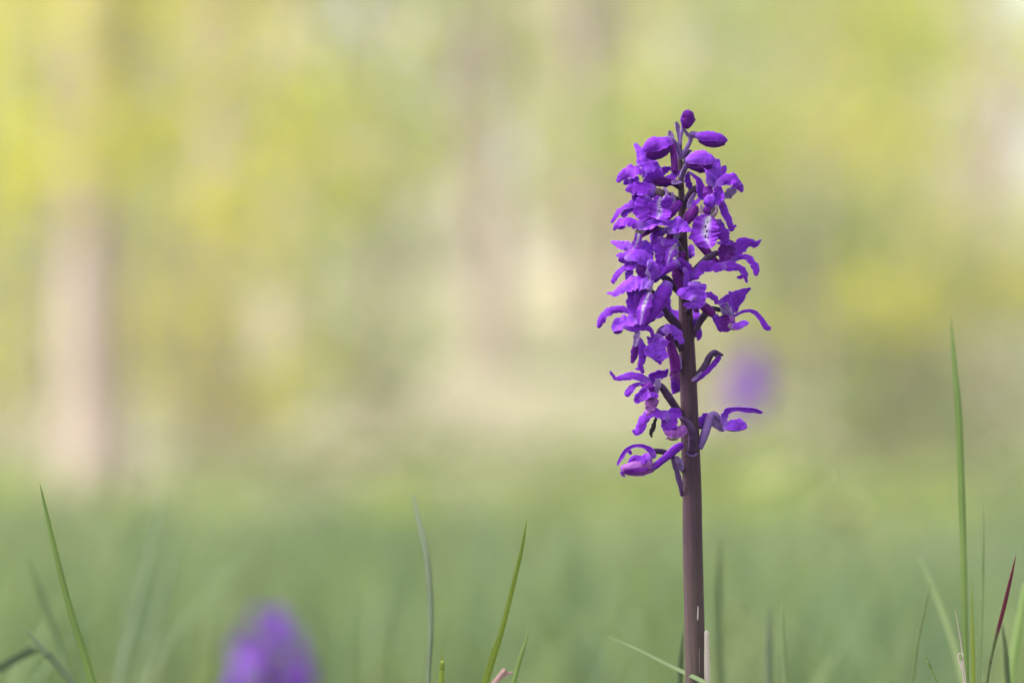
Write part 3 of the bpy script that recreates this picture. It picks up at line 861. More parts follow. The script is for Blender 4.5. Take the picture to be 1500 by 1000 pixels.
# --- M: ragged lower left flower
flower('M', 950, 574, 9, 8, 'magenta')
petals('M', [
 ('ovary', 'ovary', 0, 7, 0, 0, [(1000, 612, 9), (990, 597, 11), (980, 582, 12), (972, 570, 11), (966, 562, 7)]),
 ('sepal', 'violet', 9, 7, 35, 0.25, [(953, 562, 7), (941, 554, 10), (926, 551, 11), (912, 553, 9), (902, 554.5, 5), (897, 549, 4), (893, 543, 1.5)]),
 ('sepal', 'violet', 8, 6, 30, 0.22, [(950, 562, 10), (959, 552, 13), (970, 548, 11), (979, 546, 12)], dict(ruffle=0.16)),
 ('petal', 'lav', 10, 9, 5, 0.25, [(964, 554, 8), (963, 565, 9), (961, 577, 7)]),
 ('petal', 'deep', 10, 11, -5, 0.25, [(946, 560, 14), (949, 571, 19), (951, 583, 16)]),
 ('petal', 'violet', 9, 8, 25, 0.2, [(942, 562, 5), (931, 564, 6), (923, 572, 11), (917, 580, 7)], dict(ruffle=0.14)),
 ('petal', 'violet', 12, 12, 25, 0.25, [(952, 574, 14), (940, 579, 16), (930, 590, 6)], dict(ruffle=0.14)),
 ('petal', 'violet', 12, 12, 25, 0.2, [(938, 587, 6), (945, 581, 8), (956, 578, 8), (965, 580, 5)]),
 ('hood', 'pink', 10, 0, 0, 0, (955, 589, 10, 8, 6)),
 ('lip', 'pink', 11, 11, 0, 0.2, [(953, 593, 16), (952, 600, 13), (952, 609, 11)]),
])
# --- N: arched lower flower in front of the stem
flower('N', 984, 616, 9, 9, 'violet')
petals('N', [
 ('ovary', 'ovary', 2, 3.5, 0, 0, [(1013, 662, 12), (1015, 646, 14), (1013, 630, 13), (1005, 617, 10), (996, 611, 8)], dict(bow=1.5)),
 ('sepal', 'violet', 10, 11, 32, 0.25, [(982, 614, 12), (967, 607, 13), (953, 606, 13), (943, 615, 14), (938, 627, 13), (932, 634, 8), (926, 630, 2)], dict(ruffle=0.13)),
 ('petal', 'violet', 9, 9, 30, 0.25, [(976, 609, 10), (987, 604, 15), (998, 608, 8)], dict(ruffle=0.16)),
 ('petal', 'violet', 10, 11, 5, 0.25, [(976, 612, 18), (980, 622, 22), (983, 632, 18)]),
 ('petal', 'withered', 9, 9, 0, 0.2, [(963, 606, 4), (960, 615, 4), (957, 624, 7), (954, 633, 6), (955, 641, 2)], dict(ruffle=0.2)),
 ('lip', 'pink', 11, 9, 10, 0.3, [(973, 634, 8), (983, 632, 17), (995, 631, 18), (1006, 627, 10)]),
 ('hood', 'pink', 8, 0, 0, 0, (988, 633, 14, 9, 6)),
 ('hood', 'throat', 8, 0, 0, 0, (985, 641, 9, 4, 4)),
])
# --- O: lowest left flower with looped petal
flower('O', 948, 672, 8, 6, 'pink')
petals('O', [
 ('ovary', 'ovary', 1, 6, 0, 0, [(1001, 690, 6), (990, 674, 8), (976, 663, 8), (964, 660.5, 8), (954, 661, 8)]),
 ('sepal', 'violet', 8, 8, 25, 0.25, [(958, 672, 8), (954, 661, 9), (943, 653.5, 6), (930, 653, 5), (918, 659, 6), (910, 670, 6), (904, 682, 2)]),
 ('sepal', 'violet', 8, 8, 0, 0.2, [(918, 659, 4), (923, 662, 6), (924, 666, 3)]),
 ('petal', 'violet', 9, 8, 20, 0.25, [(954, 671, 12), (941, 673, 12), (929, 672, 10), (922, 679, 6)]),
 ('petal', 'pink', 9, 9, 30, 0.25, [(956, 676, 14), (941, 679, 15), (925, 682, 11), (909, 687, 7)]),
 ('lip', 'pink', 8, 9, -10, 0.25, [(956, 688, 8), (944, 691, 10), (928, 693, 9), (910, 690, 6)]),
 ('lip_lobe', 'deep', 10, 10, -20, 0.2, [(950, 686, 4), (932, 689, 7), (913, 690, 6)]),
 ('lip_lobe', 'violet', 9, 9, 0, 0.2, [(910, 689, 5), (912, 695, 4), (917, 698, 2)]),
 ('spur', 'violet', 7, 3, 0, 0, [(950, 687, 9), (960, 682, 10), (970, 674, 10), (981, 665, 12), (990, 657, 12), (1001, 650, 10)]),
 ('hood', 'bract', 6, 0, 0, 0, (953, 686, 7, 5, 4)),
])
# --- P: right lower flower
flower('P', 1065, 458, 7, 3, 'lav')
petals('P', [
 ('ovary', 'ovary', 0, 3, 0, 0, [(1013, 494, 8), (1019, 482, 9), (1027, 469, 10), (1036, 457, 11), (1045, 452, 8), (1058, 455, 7)], dict(bow=1)),
 ('sepal', 'violet', 2, -2, 18, 0.14, [(1066, 462, 12), (1068, 447, 27), (1078, 437, 24), (1089, 428, 12), (1100, 422, 2)]),
 ('petal', 'lav', 5, 5, 0, 0.25, [(1060, 444, 12), (1064, 455, 15), (1069, 468, 9)]),
 ('petal', 'violet', 4, 4, 30, 0.25, [(1053, 447, 8), (1062, 441, 12), (1074, 445, 8)]),
 ('sepal', 'violet', 4, 7, 20, 0.22, [(1073, 465, 4), (1086, 457, 4.5), (1098, 455, 5.5), (1108, 459, 7), (1116, 469, 8), (1122, 478, 9.5), (1129, 483, 6)]),
 ('lip', 'violet', 5, 6, -15, 0.25, [(1046, 461, 10), (1052, 471, 12), (1058, 486, 8)]),
 ('lip', 'deep', 6, 7, -5, 0.22, [(1058, 462, 14), (1062, 472, 18), (1066, 486, 10)]),
 ('hood', 'pink', 5, 0, 0, 0, (1071, 470, 7, 7, 4)),
 ('lip_lobe', 'light', 7, 8, 25, 0.22, [(1070, 478, 6), (1080, 477, 10), (1090, 474, 10), (1097, 473, 3)]),
 ('lip_lobe', 'throat', 7, 7, -10, 0.2, [(1068, 474, 6), (1073, 480, 7), (1086, 481, 3)]),
 ('petal', 'violet', 1, 1, 10, 0.2, [(1016, 466, 8), (1021, 480, 11), (1025, 489, 8), (1022, 499, 4)]),
])
# --- S: flower on the far side of the stem
flower('S', 1003, 465, 8, -7, 'violet')
petals('S', [
 ('ovary', 'ovary', 0, -7, 0, 0, [(1004, 500, 9), (1004, 482, 8), (1003, 468, 7)]),
 ('sepal', 'violet', -6, -9, 15, 0.2, [(1000, 470, 14), (990, 462, 20), (980, 455, 8)]),
 ('petal', 'violet', -6, -8, 15, 0.2, [(984, 464, 8), (977, 448, 12), (980, 436, 6)]),
 ('sepal', 'violet', -6, -9, 15, 0.2, [(1006, 470, 14), (1016, 464, 18), (1021, 452, 6)]),
 ('lip', 'violet', -8, -9, 0, 0.2, [(1003, 470, 12), (1008, 482, 34), (1010, 496, 26)]),
])
flower('T', 1004, 372, 8, -7, 'violet')
petals('T', [
 ('ovary', 'ovary', 0, -7, 0, 0, [(1001, 400, 8), (1002, 386, 8), (1004, 374, 7)]),
 ('sepal', 'violet', -6, -9, 15, 0.2, [(1004, 376, 10), (1010, 370, 15), (1013, 358, 6)]),
 ('sepal', 'violet', -6, -9, 15, 0.2, [(1002, 372, 12), (992, 364, 18), (984, 352, 8)]),
 ('lip', 'violet', -7, -9, 0, 0.2, [(1004, 376, 10), (999, 392, 24), (996, 408, 16)]),
])
# --- Q: spent flower: hooked ovary with its bract
flower('Q', 1049, 519, 3.5, 1, 'bract')
petals('Q', [
 ('ovary', 'ovary', 0, 2, 0, 0, [(1012, 563, 9), (1024, 549, 11), (1033, 536, 11), (1039, 523, 10), (1046, 516, 8), (1053, 517.5, 5.5), (1060, 521, 4)]),
 ('bract', 'violet', 2, 1, -20, 0.25, [(1014, 558, 5), (1026, 552, 8), (1040, 540, 7), (1048, 530, 8), (1056, 521, 6)]),
 ('bract', 'lav', 3, 2.5, 10, 0.2, [(1014, 558, 3), (1020, 552, 4), (1028, 544, 2)]),
])
# --- R: lowest right flower
flower('R', 1056, 621, 6, -1, 'lav')
petals('R', [
 ('ovary', 'stalk', 1, 0, 0, 0, [(1024, 657, 9), (1030, 642, 12), (1036, 625, 13), (1041, 610, 11), (1048, 607, 8), (1059, 619, 6)]),
 ('petal', 'violet', -2, -3, 25, 0.22, [(1022, 622, 13), (1030, 614, 14), (1037, 605, 5)]),
 ('petal', 'deep', -3, -3, -10, 0.2, [(1022, 624, 8), (1030, 624, 9), (1036, 620, 5)]),
 ('petal', 'lav', 0, -1, -10, 0.25, [(1044, 608, 5), (1048, 619, 13), (1058, 626, 12), (1066, 627, 5)]),
 ('sepal', 'light', 1, 2, 22, 0.3, [(1062, 622, 10), (1061, 611, 10), (1066, 602, 9), (1077, 599, 6.5), (1090, 600, 7.5), (1104, 601, 8), (1118, 604.5, 3)]),
 ('lip', 'light', 1, 3, 15, 0.25, [(1058, 626, 8), (1071, 623, 14), (1084, 622, 17), (1094, 627, 5)]),
 ('lip_lobe', 'bract', 1, 2, -20, 0.2, [(1060, 627, 4), (1075, 630, 4), (1091, 628, 3)]),
])
# bracts along the lower stem
ribbon('bract', M['bract'], [(999, 727, 4), (996, 708, 7), (991, 688, 8), (986, 671, 6)], 1, 4, orchid, cup=0.25)
ribbon('bract', M['lav'], [(1000, 690, 4), (996, 678, 9), (990, 668, 5)], 2, 4, orchid, cup=0.2)
ribbon('bract', M['bract'], [(1022, 664, 3), (1013, 667, 4), (1004, 662, 3)], 2.7, 2.7, orchid, cup=0.2)

# ------------------------------------------------------------------ traced grass blades
def blade(pts, y0, y1, mat, label, name='grass_blade', group=None, root=True, cup=0.12, hairs=0):
    """pts (px,py,w) tip first; y0 depth at the tip, y1 at the last point; the blade runs on down to the soil"""
    n = len(pts)
    wp = []
    for i, (x, y, wd) in enumerate(pts):
        v = i / (n - 1)
        yy = y0 + (y1 - y0) * v
        p = P(x, y, yy)
        wp.append((p.x, p.y, p.z, wd * (yy + SUBJ) / FPX))
    if root:
        q, r_ = Vector(wp[-1][:3]), Vector(wp[-2][:3])
        d = (q - r_).normalized()
        if d.z > -0.35: d = Vector((d.x, d.y, -0.35)).normalized()
        wl = wp[-1][3]
        s = q.z + 0.01
        for f in (0.5, 1.0):
            e = q + d * (s * f / -d.z)
            e.x = q.x + (e.x - q.x) * (0.8 if f == 1 else 0.9)
            wp.append((e.x, e.y, q.z - s * f, wl * (0.95 if f < 1 else 0.8)))
    SEED[0] += 1
    vv, ff, uv = ribbon_geo(wp, random.uniform(-22, 22), cup, 0.02, nu=5, seed=SEED[0], wob=0.015, fold=True, round0=0.03, round1=0.01)
    vv, ff, uv = solid(vv, ff, uv, 0.00015, 5)
    o = obj(name, vv, ff, M[mat], uvs=uv)
    tag(o, label, 'grass blade', group)
    if hairs:
        a = catmull(wp, 200)
        hv, hf = [], []
        for k in range(hairs):
            r = a[random.randrange(4, 150)]
            sd_ = random.choice((-1, 1))
            b0 = Vector(r[:3]) + Vector((sd_ * r[3] * 0.45, 0, 0))
            L = random.uniform(0.0006, 0.0013)
            b1 = b0 + Vector((sd_ * L, random.uniform(-0.4, 0.4) * L, random.uniform(-0.1, 0.7) * L))
            i0 = len(hv)
            hv += [b0 + Vector((0, 0, 0.00004)), b0 - Vector((0, 0, 0.00004)), b1]
            hf.append((i0, i0 + 1, i0 + 2))
        h = obj('hair', hv, hf, M['g_pale'], o)
        h['kind'] = 'stuff'
    return o
blade([(58, 706, 0.5), (66, 742, 5), (83, 815, 8), (105, 900, 10), (136, 1000, 12)], 0.0, 0.0, 'g_bright', 'single sharp green grass blade leaning left, far from the orchid')
blade([(604, 722, 3), (614, 765, 8), (625, 815, 9), (630, 870, 9), (631, 930, 8), (627, 1000, 7)], 0.06, 0.02, 'g_dark', 'dull grey-green grass blade bowed like a hook, slightly blurred')
blade([(772, 759, 0.5), (764, 805, 5), (749, 868, 7), (733, 930, 8), (711, 1000, 11)], 0.0, 0.0, 'g_yellow', 'sharp yellow-green grass blade leaning toward the orchid, with a pale point')
blade([(776, 914, 0.5), (769, 943, 4), (752, 1000, 7)], 0.012, 0.01, 'g_bright', 'short pointed grass blade beside the yellow-green leaning blade')
blade([(648, 944, 0.4), (648, 960, 2), (647.5, 980, 5), (646, 1000, 8)], 0.0, 0.0, 'g_yellow', 'short upright grass tip beside the bowed grey-green blade')
blade([(1393, 462, 0.5), (1397, 520, 7), (1404, 600, 10.5), (1408, 700, 10.5), (1411, 800, 10.5), (1413, 900, 9.5), (1416, 1000, 8.5)], 0.03, 0.015, 'g_bright', 'tallest grass blade, broad and upright with a fine tapering point')
blade([(1441, 726, 0.5), (1440, 780, 4), (1439, 860, 5), (1436, 940, 5.5), (1434, 1000, 5.5)], 0.0, 0.0, 'g_pale', 'slender upright grass blade fringed with fine pale hairs', hairs=170)
blade([(1488.5, 811, 0.5), (1480, 850, 5), (1468, 900, 6), (1458, 938, 5), (1451, 970, 4), (1446, 1000, 4)], 0.0, 0.0, 'g_red', 'thin grass blade with a dark red tip')
blade([(1365, 847, 0.5), (1357, 882, 4), (1346, 930, 5), (1336, 1000, 6)], 0.02, 0.02, 'g_pale', 'thin pale green grass blade with its tip nodding over')
blade([(1424, 848, 0.5), (1424, 900, 3.5), (1426, 1000, 6.5)], 0.0, 0.0, 'g_yellow', 'short narrow grass blade between the tallest blade and the hairy blade')
blade([(1399, 892, 0.5), (1405, 925, 1.6), (1410, 960, 2), (1415, 1000, 2)], 0.0, 0.0, 'g_straw', 'hair-thin pale dry grass wisp against the tallest blade')
blade([(1412, 957, 0.6), (1404, 957, 1.6), (1404.5, 968, 1.6), (1410, 984, 1.8), (1412, 1000, 2)], -0.003, -0.003, 'g_straw', 'curled pale dry grass thread at the foot of the tallest blade')
blade([(1354, 955, 0.5), (1362, 976, 2), (1374, 1002, 3)], 0.005, 0.005, 'g_bright', 'tiny thin grass tip under the nodding pale blade')
blade([(1344, 812, 1.5), (1365, 858, 7), (1390, 922, 9), (1412, 1000, 10)], 0.09, 0.08, 'g_pale', 'blurred pale grass blade slanting down behind the tallest blade')
blade([(1503, 850, 8), (1490, 930, 13), (1478, 1000, 15)], 0.07, 0.06, 'g_bright', 'broad blurred grass blade behind the red-tipped blade')
blade([(1468, 912, 2), (1474, 960, 7), (1476, 1000, 8)], 0.04, 0.04, 'g_dark', 'dark blurred grass blade between red-tipped blade and broad blade')
blade([(888, 931, 0.5), (930, 949, 3.5), (980, 974, 5.5), (1030, 998, 7), (1085, 1030, 8), (1140, 1075, 8), (1180, 1140, 8)], 0.035, -0.05, 'g_mid', 'low slanting grass blade crossing in front of the orchid stem')
blade([(1035, 922, 7), (1035.5, 950, 7), (1036.5, 1000, 9)], -0.0035, -0.0035, 'g_straw', 'whitish dry straw standing against the orchid stem', name='dry_straw')
blade([(1001, 922, 1), (998, 955, 6), (996, 1000, 8)], 0.03, 0.03, 'g_dark', 'dark green grass tip just behind the orchid stem')
blade([(38, 805, 2), (60, 870, 10), (85, 940, 13), (102, 1000, 14)], 0.13, 0.12, 'g_mid', 'blurred grass blade close behind the sharp lone blade')
blade([(36, 918, 2), (66, 955, 9), (108, 1003, 11)], 0.06, 0.05, 'g_dark', 'dark blurred grass blade slanting low under the lone blade')
blade([(60, 950, 3), (30, 962, 9), (-8, 982, 12)], 0.10, 0.09, 'g_dark', 'low blurred grass blade slanting opposite to the dark one')
blade([(1056, 785, 2), (1052, 860, 9), (1052, 930, 11), (1056, 1000, 12)], 0.14, 0.13, 'g_mid', 'blurred upright grass blade close behind the orchid stem')
blade([(1146, 880, 1), (1147, 930, 6), (1151, 1000, 9)], 0.045, 0.04, 'g_pale', 'pale soft-edged grass tip standing beside a darker blurred blade')
blade([(1129, 886, 2), (1127, 940, 9), (1126, 1000, 10)], 0.09, 0.08, 'g_dark', 'darker blurred blade paired with the pale soft-edged tip')
blade([(243, 705, 2), (224, 800, 13), (200, 900, 17), (176, 1000, 18)], 0.30, 0.26, 'g_mid', 'wide very blurred grass blade leaning toward the orchid, beside the lone blade')
blade([(262, 760, 2), (246, 840, 11), (226, 920, 13), (205, 1000, 13)], 0.36, 0.32, 'g_mid', 'narrower very blurred blade next to the wide leaning blade')
blade([(752, 984, 1), (741, 987, 5), (728, 996, 6), (716, 1010, 6)], 0.004, 0.004, 'g_dry', 'small curled pinkish dry leaf at the foot of the yellow-green blade', name='dry_leaf')

# ------------------------------------------------------------------ meadow grass (uncountable)
def grass_mesh(name, pos, hts, wid, lean, mat):
    n = len(pos)
    az_ = rng.uniform(0, 2 * np.pi, n)
    la = rng.uniform(0, 2 * np.pi, n)
    sx, sy = np.cos(az_), np.sin(az_)
    lx, ly = np.cos(la) * lean, np.sin(la) * lean
    lev = [(0, 1.0), (0.35, 0.95), (0.7, 0.65), (1.0, 0.0)]
    V = []
    for v, wk in lev:
        cx = pos[:, 0] + lx * hts * v ** 1.8
        cy = pos[:, 1] + ly * hts * v ** 1.8
        cz = pos[:, 2] + hts * v * (1 - 0.25 * lean * v) - 0.004 * (v == 0)
        if wk > 0:
            V.append(np.stack([cx - sx * wid * wk / 2, cy - sy * wid * wk / 2, cz], 1))
            V.append(np.stack([cx + sx * wid * wk / 2, cy + sy * wid * wk / 2, cz], 1))
        else:
            V.append(np.stack([cx, cy, cz], 1))
    V = np.stack(V, 1)                            # n,7,3
    b = (np.arange(n) * 7)[:, None]
    quads = np.concatenate([b + np.array([[0, 1, 3, 2]]), b + np.array([[2, 3, 5, 4]])], 1).reshape(-1, 4)
    tris = (b + np.array([[4, 5, 6]])).reshape(-1, 3)
    me = bpy.data.meshes.new(name)
    me.vertices.add(n * 7)
    me.vertices.foreach_set('co', V.reshape(-1).astype(np.float32))
    nl = quads.size + tris.size
    me.loops.add(nl)
    me.loops.foreach_set('vertex_index', np.concatenate([quads.ravel(), tris.ravel()]).astype(np.int32))
    npoly = len(quads) + len(tris)
    me.polygons.add(npoly)
    st = np.concatenate([np.arange(len(quads)) * 4, len(quads) * 4 + np.arange(len(tris)) * 3]).astype(np.int32)
    me.polygons.foreach_set('loop_start', st)
    me.polygons.foreach_set('use_smooth', np.ones(npoly, bool))
    me.materials.append(mat)
    me.update(calc_edges=True)
    me.validate()
    o = bpy.data.objects.new(name, me)
    COL.objects.link(o)
    return o

pp, hh, ww = [], [], []
def strew(n, ya, yb, hmin, hmax, wmin, wmax, spread=0.32, edge=0.5):
    k = 0
    while k < n:
        y = math.sqrt(random.uniform(ya * ya, yb * yb)) if ya >= 0 else random.uniform(ya, yb)
        half = edge + spread * max(0, y)
        x = random.uniform(-half, half)
        c = noise.noise(Vector((x * 2.3, y * 1.3, 5.5)))
        if random.random() > 0.55 + 0.9 * c: continue
        if hmin > 0.11 and 290 < 750 + x / (y + SUBJ) * FPX < 500: continue     # a gap before the short orchid
        h = random.uniform(hmin, hmax) * (1 + 0.35 * c)
        pp.append((x, y, ground_z(x, y)))
        hh.append(h)
        ww.append(random.uniform(wmin, wmax))
        k += 1
strew(2600, -0.55, 0.25, 0.035, 0.085, 0.0012, 0.0024, spread=0.3, edge=0.45)   # short sward round the orchid
strew(2600, 0.25, 1.0, 0.06, 0.13, 0.0016, 0.0032)
strew(1000, 0.16, 0.9, 0.115, 0.185, 0.0014, 0.0030)                            # taller thin blades
strew(7500, 1.0, 2.4, 0.06, 0.15, 0.002, 0.004)
strew(12000, 2.4, 4.4, 0.04, 0.10, 0.0025, 0.005)
strew(6500, 4.4, 7.0, 0.03, 0.09, 0.003, 0.006)
strew(3500, 7.0, 14, 0.03, 0.10, 0.004, 0.008)
gm = grass_mesh('meadow_grass', np.array(pp), np.array(hh), np.array(ww), rng.uniform(0.05, 0.7, len(pp)), M['meadow'])
tag(gm, 'soft blurred green meadow grass covering the ground', 'grass', kind='stuff')

# ------------------------------------------------------------------ two further orchids
def small_orchid(px, py_top, dist, nfl, spike, hw, label, lean=0.0):
    """built from real radial flowers round a stem"""
    top = P(px, py_top, dist - SUBJ)
    base = Vector((top.x + lean, top.y, ground_z(top.x, top.y)))
    root = empty('purple_orchid', base)
    tag(root, label, 'orchid', None)
    rows = [(base.x, base.y, base.z - 0.005, 0.0028), (base.x * 0.8 + top.x * 0.2, base.y, base.z + (top.z - base.z) * 0.4, 0.0026), (top.x + lean * 0.5 * spike / (top.z - base.z), top.y, top.z - spike * 0.5, 0.002), (top.x, top.y, top.z, 0.001)]
    obj('stem', *tube_geo(catmull(rows, 20), 10)[:2], M['stem'], root)
    for k in range(nfl):
        v = k / (nfl - 1)
        z = top.z - spike * (1 - v)
        an = k * 2.39996
        rad = hw * (1 - 0.62 * v ** 3) * random.uniform(0.85, 1.1)
        ox = lean * (1 - v) * spike / (top.z - base.z)
        c = Vector((top.x + ox + math.cos(an) * rad * 0.55, top.y + math.sin(an) * rad * 0.55, z))
        out = Vector((math.cos(an), math.sin(an), 0))
        side = Vector((-out.y, out.x, 0))
        up = Vector((0, 0, 1))
        vv, ff = [], []
        s = rad * 0.62
        def leafy(d, nrm, L, W):
            i0 = len(vv)
            d = d.normalized()
            sd_ = d.cross(nrm).normalized()
            for q, wk in ((0, 0.35), (0.35, 0.9), (0.7, 0.8), (1.0, 0.1)):
                cc = c + d * (L * q) - up * (0.35 * L * q * q)
                for t in (-1, 0, 1):
                    vv.append(cc + sd_ * (t * W * wk / 2) + nrm * (0.15 * W * (1 - abs(t))))
            for i in range(3):
                for j in range(2):
                    ff.append((i0 + i * 3 + j, i0 + i * 3 + j + 1, i0 + (i + 1) * 3 + j + 1, i0 + (i + 1) * 3 + j))
        leafy(out * 0.5 + up, out, s, s * 0.7)
        leafy(side + up * 0.5 + out * 0.3, out, s, s * 0.6)
        leafy(-side + up * 0.5 + out * 0.3, out, s, s * 0.6)
        leafy(out * 0.7 - up * 0.7, (out + up).normalized(), s * 0.9, s * 1.0)
        leafy(out + side - up * 0.3, (out + up).normalized(), s * 0.8, s * 0.7)
        leafy(out - side - up * 0.3, (out + up).normalized(), s * 0.8, s * 0.7)
        # ovary joining the flower to its stem
        vt, ft, _ = tube_geo(catmull([(top.x + ox, top.y, z - 0.006, 0.0014), ((top.x + ox + c.x) / 2, (top.y + c.y) / 2, z, 0.0014), (c.x, c.y, c.z, 0.0016)], 6), 6)
        i0 = len(vv)
        vv += vt
        ff += [tuple(q + i0 for q in f) for f in ft]
        obj('flower', vv, ff, M['light'] if k % 3 else M['violet'], root, uvs=[(0.5, 0.6)] * len(vv))
    return root
small_orchid(394, 893, 1.5, 13, 0.055, 0.027, 'short blurred purple orchid low in the grass')
small_orchid(1108, 505, 3.2, 17, 0.072, 0.025, 'faint blurred purple orchid far behind the sharp spike', lean=-0.06)

# pale yellow flower heads in the grass behind
def cowslip(px, py, dist, label):
    top = P(px, py, dist - SUBJ)
    base = Vector((top.x, top.y, ground_z(top.x, top.y)))
    root = empty('yellow_wildflower', base)
    tag(root, label, 'wildflower', 'pale yellow wildflowers in the meadow')
    obj('stem', *tube_geo(catmull([(base.x, base.y, base.z - 0.005, 0.002), (base.x + 0.004, base.y, (base.z + top.z) / 2, 0.002), (top.x, top.y, top.z, 0.0015)], 12), 8)[:2], M['g_pale'], root)
    for k in range(9):
        an = k * 2.39996
        d = Vector((math.cos(an), math.sin(an), random.uniform(-0.6, 0.5))) * random.uniform(0.012, 0.024)
        tip = top + d
        mid = top + d * 0.6 + Vector((0, 0, 0.006))
        vt, ft, _ = tube_geo(catmull([(*top, 0.0008), (*mid, 0.0022), (*tip, 0.0055)], 8), 8, 5, 0.15, cap=True)
        obj('flower', vt, ft, M['cowslip'], root)
M['cowslip'] = thin_mat('cowslip_yellow', lambda t: mixc(t, 0.5, (0.34, 0.37, 0.13), (0.42, 0.44, 0.20)), trans=0.35)
cowslip(1130, 706, 2.4, 'pale yellow-green wildflower head blurred in grass beside the orchid')
cowslip(1226, 752, 2.2, 'yellow wildflower head lower in the grass, farther from the orchid')

# ------------------------------------------------------------------ trees and shrubs
def leaves_mesh(name, cen, size, mat, parent):
    n = len(cen)
    d = rng.normal(size=(n, 3)); d /= np.linalg.norm(d, axis=1)[:, None]
    e = rng.normal(size=(n, 3)); e -= d * (e * d).sum(1)[:, None]; e /= np.linalg.norm(e, axis=1)[:, None]
    nn = np.cross(d, e)
    L = (size * rng.uniform(0.7, 1.3, n))[:, None]
    W = L * 0.34
    b = cen - d * L * 0.5
    V = np.stack([b, b + d * L * 0.45 + e * W + nn * W * 0.25, b + d * L, b + d * L * 0.45 - e * W + nn * W * 0.25], 1)
    i0 = (np.arange(n) * 4)[:, None]
    T = np.concatenate([i0 + np.array([[0, 1, 2]]), i0 + np.array([[0, 2, 3]])], 1).reshape(-1, 3)
    me = bpy.data.meshes.new(name)
    me.vertices.add(n * 4)
    me.vertices.foreach_set('co', V.reshape(-1).astype(np.float32))
    me.loops.add(T.size)
    me.loops.foreach_set('vertex_index', T.ravel().astype(np.int32))
    me.polygons.add(len(T))
    me.polygons.foreach_set('loop_start', (np.arange(len(T)) * 3).astype(np.int32))
    me.materials.append(mat)
    me.update(calc_edges=True)
    o = bpy.data.objects.new(name, me)
    COL.objects.link(o)
    o.parent = parent
    o.matrix_parent_inverse = parent.matrix_basis.inverted()
    return o

def join_tubes(lst, ns=8):
    vv, ff = [], []
    for a in lst:
        v, f, _ = tube_geo(a, ns)
        i0 = len(vv)
        vv += v
        ff += [tuple(q + i0 for q in x) for x in f]
    return vv, ff

def woody(name, label, cat, px, dist, height, diam, crown_lo, crown_r, nclump, nleaf, leafsize, leaf, bark='bark_grey', lean=(0, 0), group=None, nstem=1, clump_r=0.35):
    """a tree or shrub: tapered trunk(s), limbs, and a crown of leaf clumps"""
    X, Y = (px - 750) / FPX * dist, dist - SUBJ
    Z = ground_z(X, Y)
    root = empty(name, (X, Y, Z))
    tag(root, label, cat, group)
    trunks, limbs, cen = [], [], []
    stems = []
    for s in range(nstem):
        ax = random.uniform(0, 6.28)
        sp = 0.0 if nstem == 1 else random.uniform(0.1, 0.32) * height
        pts = [(X, Y, Z - 0.1, diam * 0.62)]
        for q in (0.02, 0.2, 0.45, 0.7, 0.92):
            pts.append((X + lean[0] * q * height + math.cos(ax) * sp * q + random.uniform(-1, 1) * 0.02 * height * q, Y + lean[1] * q * height + math.sin(ax) * sp * q, Z + q * height, diam * 0.5 * (1 - 0.8 * q)))
        a = catmull(pts, 18)
        stems.append(a)
        trunks.append(a)
    for k in range(nclump):
        zz = random.uniform(crown_lo, 1.0)
        a = stems[k % nstem]
        i = min(len(a) - 1, int((0.25 + 0.7 * max(0.0, zz - 0.12)) * (len(a) - 1)))
        o = Vector(a[i][:3])
        rel = (zz - crown_lo) / max(0.01, 1 - crown_lo)
        rr = crown_r * math.sqrt(random.uniform(0.05, 1)) * (1 - 0.55 * rel)
        an = random.uniform(0, 6.28)
        c = Vector((X + lean[0] * zz * height + math.cos(an) * rr, Y + lean[1] * zz * height + math.sin(an) * rr, Z + zz * height))
        limbs.append(catmull([(*o, max(0.006, a[i][3] * 0.45)), (*(o * 0.5 + c * 0.5 + Vector((0, 0, 0.05 * height))), max(0.005, a[i][3] * 0.25)), (*c, 0.004)], 7))
        m = int(nleaf / nclump * random.uniform(0.5, 1.5))
        cr = clump_r * crown_r * random.uniform(0.7, 1.4)
        pts = rng.normal(size=(m, 3)) * np.array([cr, cr, cr * 0.6]) * 0.6 + np.array(c)
        cen.append(pts)
    for q in range(nstem):
        v, f = join_tubes([trunks[q]], 12)
        v2, f2 = join_tubes(limbs[q::nstem], 5)
        i0 = len(v)
        obj('trunk' if cat == 'tree' else 'stem', v + v2, f + [tuple(r_ + i0 for r_ in x) for x in f2], M[bark], root)
    cen = np.concatenate(cen)
    cen = cen[cen[:, 2] > Z + 0.03]
    leaves_mesh('crown' if cat == 'tree' else 'foliage', cen, leafsize, M[leaf], root)
    return root

# trees: label, px, distance, height, trunk diameter, crown start, crown radius, clumps, leaves, leaf size, leaf, bark
T_ = [
 ('pale pinkish trunked young tree at the meadow edge', 142, 8.2, 6.5, 0.20, 0.22, 1.0, 30, 2300, 0.075, 'leaf_yellow', 'bark_pale'),
 ('tan trunked slim tree just behind the pale pinkish trunk', 335, 11.5, 7.5, 0.20, 0.30, 1.5, 24, 2000, 0.08, 'leaf_fresh', 'bark_pale'),
 ('beige trunked tree on the leaf litter bank', 425, 15.5, 9, 0.28, 0.26, 2.0, 28, 2600, 0.09, 'leaf_yellow', 'bark_pale'),
 ('slim grey beige tree with trunk rising between bank shrubs', 720, 15.5, 9, 0.24, 0.26, 2.0, 28, 2600, 0.09, 'leaf_fresh', 'bark_pale'),
 ('pinkish grey trunked tree close behind the orchid spike', 858, 18, 10, 0.30, 0.28, 2.2, 28, 2600, 0.09, 'leaf_yellow', 'bark_grey'),
 ('pale trunked tree beyond the tallest grass blade', 1450, 12.5, 3.4, 0.16, 0.45, 0.8, 12, 500, 0.085, 'leaf_yellow', 'bark_pale'),
]
